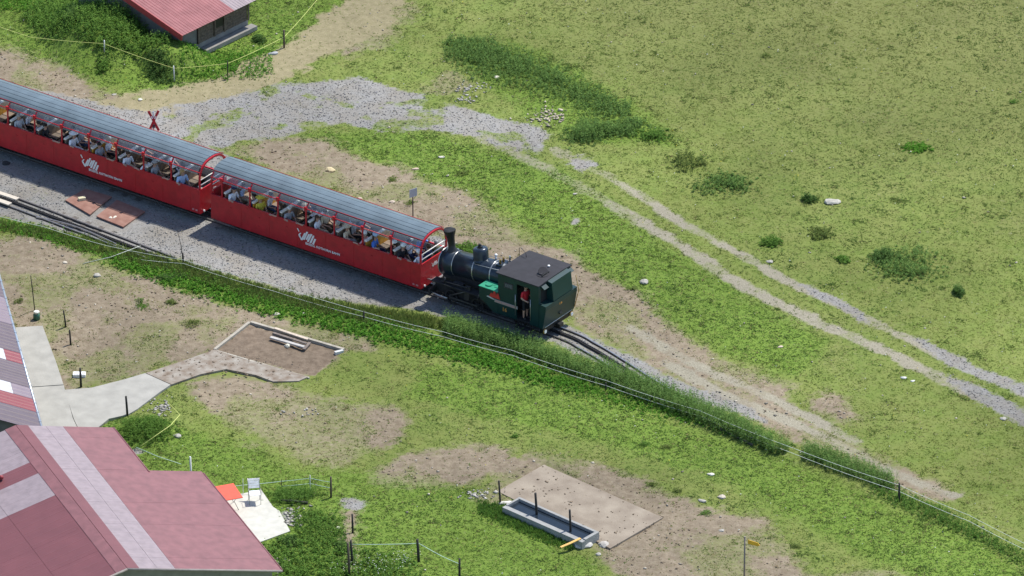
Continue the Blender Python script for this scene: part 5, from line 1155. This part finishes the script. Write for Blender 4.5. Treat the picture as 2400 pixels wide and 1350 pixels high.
RK = [(1952,476,.34,(.42,.40,.34),'large flat pale boulder in the open pasture'),(776,401,.24,(.56,.47,.27),'yellowish flat stone in the soil above the front coach'),(1509,664,.24,pale,'pale flat stone beside the dirt edge right of the loco'),
      (415,1027,.20,pale,'grey white stone on the green mound by the path'),(228,650,.20,pale,'largest pale stone in the brown soil at left'),(153,618,.14,(.5,.45,.36),'pale stone above the brown soil patch'),
      (1645,1175,.16,pale,'elongated pale stone in the bare soil right of the slab'),(1691,1165,.20,(.48,.42,.34),'rounded tan stone above the bare soil'),(1665,1113,.16,(.6,.58,.5),'white stone in the grass above the bare soil'),(1690,1243,.13,pale,'small tan stone left of the waymark arrow'),
      (1415,1275,.30,(.40,.37,.33),'flat slab stone at the right end of the trough'),(1368,1280,.34,(.42,.41,.38),'pale block stone under the trough end'),(1186,1182,.24,(.58,.56,.50),'white stone at the left rim of the trough'),
      (1348,455,.10,pale,'small white stone above the loco in the grass'),(1828,813,.12,(.55,.45,.35),'pinkish stone in the green strip beside the ruts'),(1803,614,.16,pale,'pale stone by the middle of the far rut'),(2117,886,.13,(.6,.6,.56),'white stone in the grass below the near rut'),(2140,892,.10,(.6,.6,.56),'smaller white stone right of its neighbour below the near rut'),
      (2350,985,.16,pale,'pale stones edge at the right end of the near rut'),(918,478,.17,(.46,.38,.30),'brown stone left of the small grey sign pole'),(973,398,.14,(.5,.40,.30),'brown stone on the dirt above the grey sign'),(845,468,.12,(.5,.46,.3),'yellowish stone between roof and dirt'),(329,236,.13,(.6,.58,.5),'white stone on the sandy path above the rear coach'),(268,225,.11,pale,'pale stone at the path edge above the rear coach'),
      (1035,370,.13,(.6,.57,.48),'white stone in the green strip above the front coach'),(1165,180,.15,(.6,.56,.46),'white stone below the nettle bed'),(640,127,.20,(.36,.37,.37),'grey stone at the foot of the brown fence post'),(710,735,.12,pale,'white stone above the framed bed'),(650,738,.16,(.45,.42,.36),'small rubble heap stone above the framed bed'),
      (15,382,.22,(.03,.03,.03),'black lump standing for a dark hole in the ballast at the left edge'),(793,1238,.11,(.6,.6,.45),'round whitish stone left of the bottom posts'),(1402,1300,.14,pale,'loose stone just below the trough end')]  # near-black lump added in place of a dark hole in the ballast
for x, y, r_, cl, lb in RK: rock('stone', lb, 'stone', x, y, r_, cl, (1, .65, .38), rz=random.uniform(-.5, .5))
c = P(1285, 272); n = 110; xx = c.x+rng.normal(size=n)*.38; yy_ = c.y+rng.normal(size=n)*.45; C = np.array((.50, .44, .33))*(.6+.6*rng.random((n, 1))); V, F, C = pebbles(xx, yy_, samp(Z, xx, yy_)+.03, .04+.07*rng.random(n)**2, C, .6)
o = link('stone_heap', npmesh('stone_heap', V, F, stonemat, C), kind='stuff', label='heap of pale rubble beside the gravel end', category='stones')
for (px_, py_, n, s1, s2, lb) in ((1100,205,60,.7,.5,'sparse rubble below the nettle bed'),(1090,232,30,.3,.3,'a few pale stones at the gravel edge'),(725,965,20,1.,.3,'stones'),(375,960,70,.5,.5,'grey rubble beside the path end post'),(690,1215,80,.4,.6,'grey rubble right of the patio'),(642,1330,140,.45,.45,'grey rubble beside the roof corner'),(1120,1160,60,.6,.25,'rubble left of the water trough')):
    c = P(px_, py_); xx = c.x+rng.normal(size=n)*s1*.6; yy_ = c.y+rng.normal(size=n)*s2*.8; C = np.array((.42, .40, .35))*(.6+.6*rng.random((n, 1))); V, F, C = pebbles(xx, yy_, samp(Z, xx, yy_)+.02, .03+.08*rng.random(n)**2, C, .5)
    link('rubble', npmesh('rubble', V, F, stonemat, C), kind='stuff', label=lb, category='stones')
n = 1600; xf = rng.uniform(-24, 24, n); yf = rng.uniform(-29, 30, n); kf = (samp(m_gravel, xf, yf) < .3) & (samp(hard, xf, yf) < .5) & (fbm(xf, yf, .5, 880, 3) > .48); xf = xf[kf]; yf = yf[kf]; n = len(xf)
C = np.where(rng.random((n, 1)) < .8, np.array((.62, .62, .54)), np.array((.6, .5, .06)))*(.8+.3*rng.random((n, 1))); V, F, C = pebbles(xf, yf, samp(Z, xf, yf)+.07, .018+.018*rng.random(n), C)
link('meadow_flowers', npmesh('meadow_flowers', V, F, stonemat, C), kind='stuff', label='tiny white and yellow flower heads dotted over the pasture', category='flowers')
# framed bed with planks
conc2 = mat('bed kerb', (.36, .33, .27), .95, var=.2, scale=5); pk = mat('pale plank', (.50, .42, .33), .8, var=.2, scale=8); pkd = mat('dark plank', (.17, .14, .12), .85, var=.25, scale=8)
FB = G(585, 757); fb = thing('framed_bed', 'low concrete kerbs framing a rectangle of brown soil', 'kerb', (FB.x, FB.y, 0))
def beam(a, b, w_, z0, z1, m_, par, o_, name):
    a = G(*a)-o_; b = G(*b)-o_; a.z = b.z = 0; return bar_along([a, a.lerp(b, .5), b], w_, z0, z1).build(name, m_, par)
beam((503,821), (585,757), .13, -.1, .07, conc2, fb, FB, 'kerb_bar'); beam((588,757), (806,821), .13, -.1, .08, conc2, fb, FB, 'kerb_bar'); beam((506,823), (725,887), .09, -.1, .05, conc2, fb, FB, 'kerb_bar'); beam((785,829), (804,824), .14, -.1, .09, mat('pale kerb', (.5,.5,.48), .9), fb, FB, 'kerb_bar')
def plank(label, a, b, w_, z0, th, m_, name='plank'):
    p0 = G(*a); p1 = G(*b); c = (p0+p1)/2; a_ = p0-c; b_ = p1-c; a_.z = b_.z = 0
    return tag(bar_along([a_, a_.lerp(b_, .5), b_], w_, z0, z0+th).build(name, m_, None, (c.x, c.y, 0)), label, 'plank')
plank('upper pale plank lying along the kerb of the framed bed', (644,780), (722,806), .14, .20, .05, pk); plank('middle brown plank between two pale ones in the framed bed', (640,787), (718,812), .12, .12, .05, pkd); plank('lower grey plank of the pile in the framed bed', (634,795), (713,818), .15, .06, .07, mat('grey plank', (.42,.40,.37), .8)); plank('dark beam end crossing under the plank pile', (712,822), (726,806), .13, .03, .06, pkd)
rock('stone', 'white block in front of the plank pile', 'stone', 673, 811, .15, (.68, .64, .50), (1, .7, .6))
# boards on the siding
plank('upper cream board lying across the siding rack', (-50,441), (42,472), .24, .09, .05, mat('cream board', (.50,.45,.37), .8, var=.1)); plank('lower cream board lying on the siding rail', (-50,458), (24,484), .26, .09, .05, mat('cream board', (.50,.45,.37), .8))
# water trough and slab
quad_thing('concrete_slab', 'tan trodden concrete slab behind the water trough', 'slab', [(1275,1090),(1554,1214),(1430,1286),(1166,1152)], concrete_tan, -.1, .022)
tA = G(1213, 1163, .38); tB = G(1409, 1243, .38); tC = G(1362, 1272, .38); tD = G(1184, 1187, .38); TC = (tA+tB+tC+tD)/4
tr_ = thing('water_trough', 'long concrete cattle trough full of water', 'trough', (TC.x, TC.y, 0)); ux = ((tB-tA)+(tC-tD)); TLn = ux.length/2; ux.normalize(); wx = Vector((-ux.y, ux.x, 0)); TWd = 1.0
cm = mat('trough concrete', (.28, .28, .265), .85, var=.15, scale=4, bump=.3, bscale=14)
def tb_(a0, a1, b0, b1, z0, z1, m_, nm): 
    f = lambda a, b, z: ux*a+wx*b+Vector((0, 0, z)); return MB().hexa([f(a0,b0,z0), f(a1,b0,z0), f(a1,b1,z0), f(a0,b1,z0)], [f(a0,b0,z1), f(a1,b0,z1), f(a1,b1,z1), f(a0,b1,z1)]).build(nm, m_, tr_)
h = TLn/2; tb_(-h, h, .38, .50, -.1, .38, cm, 'long_wall'); tb_(-h, h, -.56, -.34, -.1, .34, cm, 'long_wall'); tb_(-h, -h+.10, -.34, .38, -.1, .375, cm, 'end_wall'); tb_(h-.14, h, -.34, .38, -.1, .385, cm, 'end_wall'); tb_(-h+.1, h-.14, -.34, .38, -.1, .06, cm, 'bottom')
wat = mat('trough water', (.018, .026, .036), .12, var=.1, spec=.3); tb_(-h+.1, h-.14, -.34, .38, .061, .24, wat, 'water')
pl = G(1320, 1283); o = bar_along([Vector((-.42, -.25, 0)), Vector((0, .0, 0)), Vector((.40, .27, 0))], .13, 0, .03).build('yellow_board', mat('yellow board', (.70, .42, .12), .6), None, (G(1338,1288).x, G(1338,1288).y, .30)); o.rotation_euler = (0, -.15, 0); tag(o, 'yellow painted board propped against the right end of the trough', 'board')
# patio with table and chairs
quad_thing('patio_slab', 'pale concrete patio slab beside the red roof', 'patio', [(430,1192),(505,1172),(612,1150),(640,1190),(655,1200),(680,1247),(592,1279),(520,1300)], mat('pale patio concrete', (.50, .49, .43), .9, var=.1, scale=3, bump=.3, bscale=10), -.1, .05)
metal = mat('grey tube', (.35, .36, .36), .35, .7); wplast = mat('white slats', (.82, .82, .82), .5); orange = mat('orange red table top', (.80, .10, .05), .5, var=.06)
p = G(534, 1192); t = thing('garden_table', 'square orange red garden table on the patio', 'table', (p.x, p.y, .05), R(20)); 
MB().box((-.46, -.62, .70), (.46, .62, .735)).build('table_top', orange, t)
for sx_ in (-1, 1):
    for sy_ in (-1, 1): MB().tube([(sx_*.34, sy_*.32, .70), (sx_*.22, sy_*.2, .35), (sx_*.36, sy_*.34, .0)], .016, 6).build('leg', metal, t)
def chair(label, x, y, rz):
    p = G(x, y); t = thing('garden_chair', label, 'chair', (p.x, p.y, .05), rz, 'white garden chairs'); n = 5
    for k in range(n): MB().box((-.21+k*.086, -.22, .44), (-.21+k*.086+.082, .22, .458)).build('seat_slat', wplast, t)
    for k in range(4): MB().hexa([(.22+.05*k, -.22, .56+k*.09), (.24+.05*k, -.22, .555+k*.09), (.24+.05*k, .22, .555+k*.09), (.22+.05*k, .22, .56+k*.09)], [(.262+.05*k, -.22, .638+k*.09), (.282+.05*k, -.22, .633+k*.09), (.282+.05*k, .22, .633+k*.09), (.262+.05*k, .22, .638+k*.09)]).build('back_slat', wplast, t)
    for s in (-1, 1):
        MB().tube([(-.20, s*.235, 0), (-.20, s*.235, .44)], .013, 6).build('leg', metal, t); MB().tube([(.22, s*.235, 0), (.20, s*.235, .44), (.42, s*.235, .92)], .013, 6).build('leg', metal, t)
        MB().tube([(-.20, s*.245, .44), (-.20, s*.245, .64), (.22, s*.245, .66)], .013, 6).build('armrest', metal, t)
    return t
chair('white slatted garden chair standing free on the patio right of the table', 597, 1180, R(98)); chair('white slatted garden chair half hidden by the red roof left of the table', 506, 1192, R(160))
# small odds and ends
p = P(86, 748); t = thing('milk_can', 'green milk can with a white lid beside the path', 'can', p)
MB().tube([(0, 0, 0), (0, 0, .24), (0, 0, .30)], [.15, .15, .10], 14).build('body', mat('can green', (.04, .14, .09), .5), t); MB().tube([(0, 0, .30), (0, 0, .38), (0, 0, .40)], [.11, .13, .09], 14).build('lid', mat('can lid', (.70, .72, .62), .4), t)
p = P(186, 878); o = MB().box((-.27, -.14, 0), (.27, .16, .16)).box((-.24, -.12, .16), (.24, .14, .18)).build('white_box', wplast, None, p); tag(o, 'flat white box lying behind the dark post by the path', 'box')
p = P(693, 1182); o = MB().tube([(-.6, .12, .06), (-.1, .02, .08), (.5, -.1, .07)], [.04, .07, .05], 8).build('log', postd, None, p); tag(o, 'dark fallen log below the tall grass clump', 'log')
p = P(1350, 770); 
c = P(440, 1120); o = MB().tube([P(320, 1068)-c+Vector((0, 0, .4)), P(370, 1085)-c+Vector((0, 0, .3)), P(425, 1112)-c+Vector((0, 0, .5))], .014, 5).build('loose_wire', wireg, None, c); tag(o, 'slack pale wire on the grass behind the red roof', 'wire')
c = P(420, 1010); o = MB().tube([P(330, 1055)-c+Vector((0, 0, .2)), P(400, 1020)-c+Vector((0, 0, .3)), P(422, 990)-c+Vector((0, 0, .3)), P(395, 970)-c+Vector((0, 0, .5))], .014, 5).build('loose_wire', wirey, None, c); tag(o, 'yellow green tape looping over the green mound', 'wire')
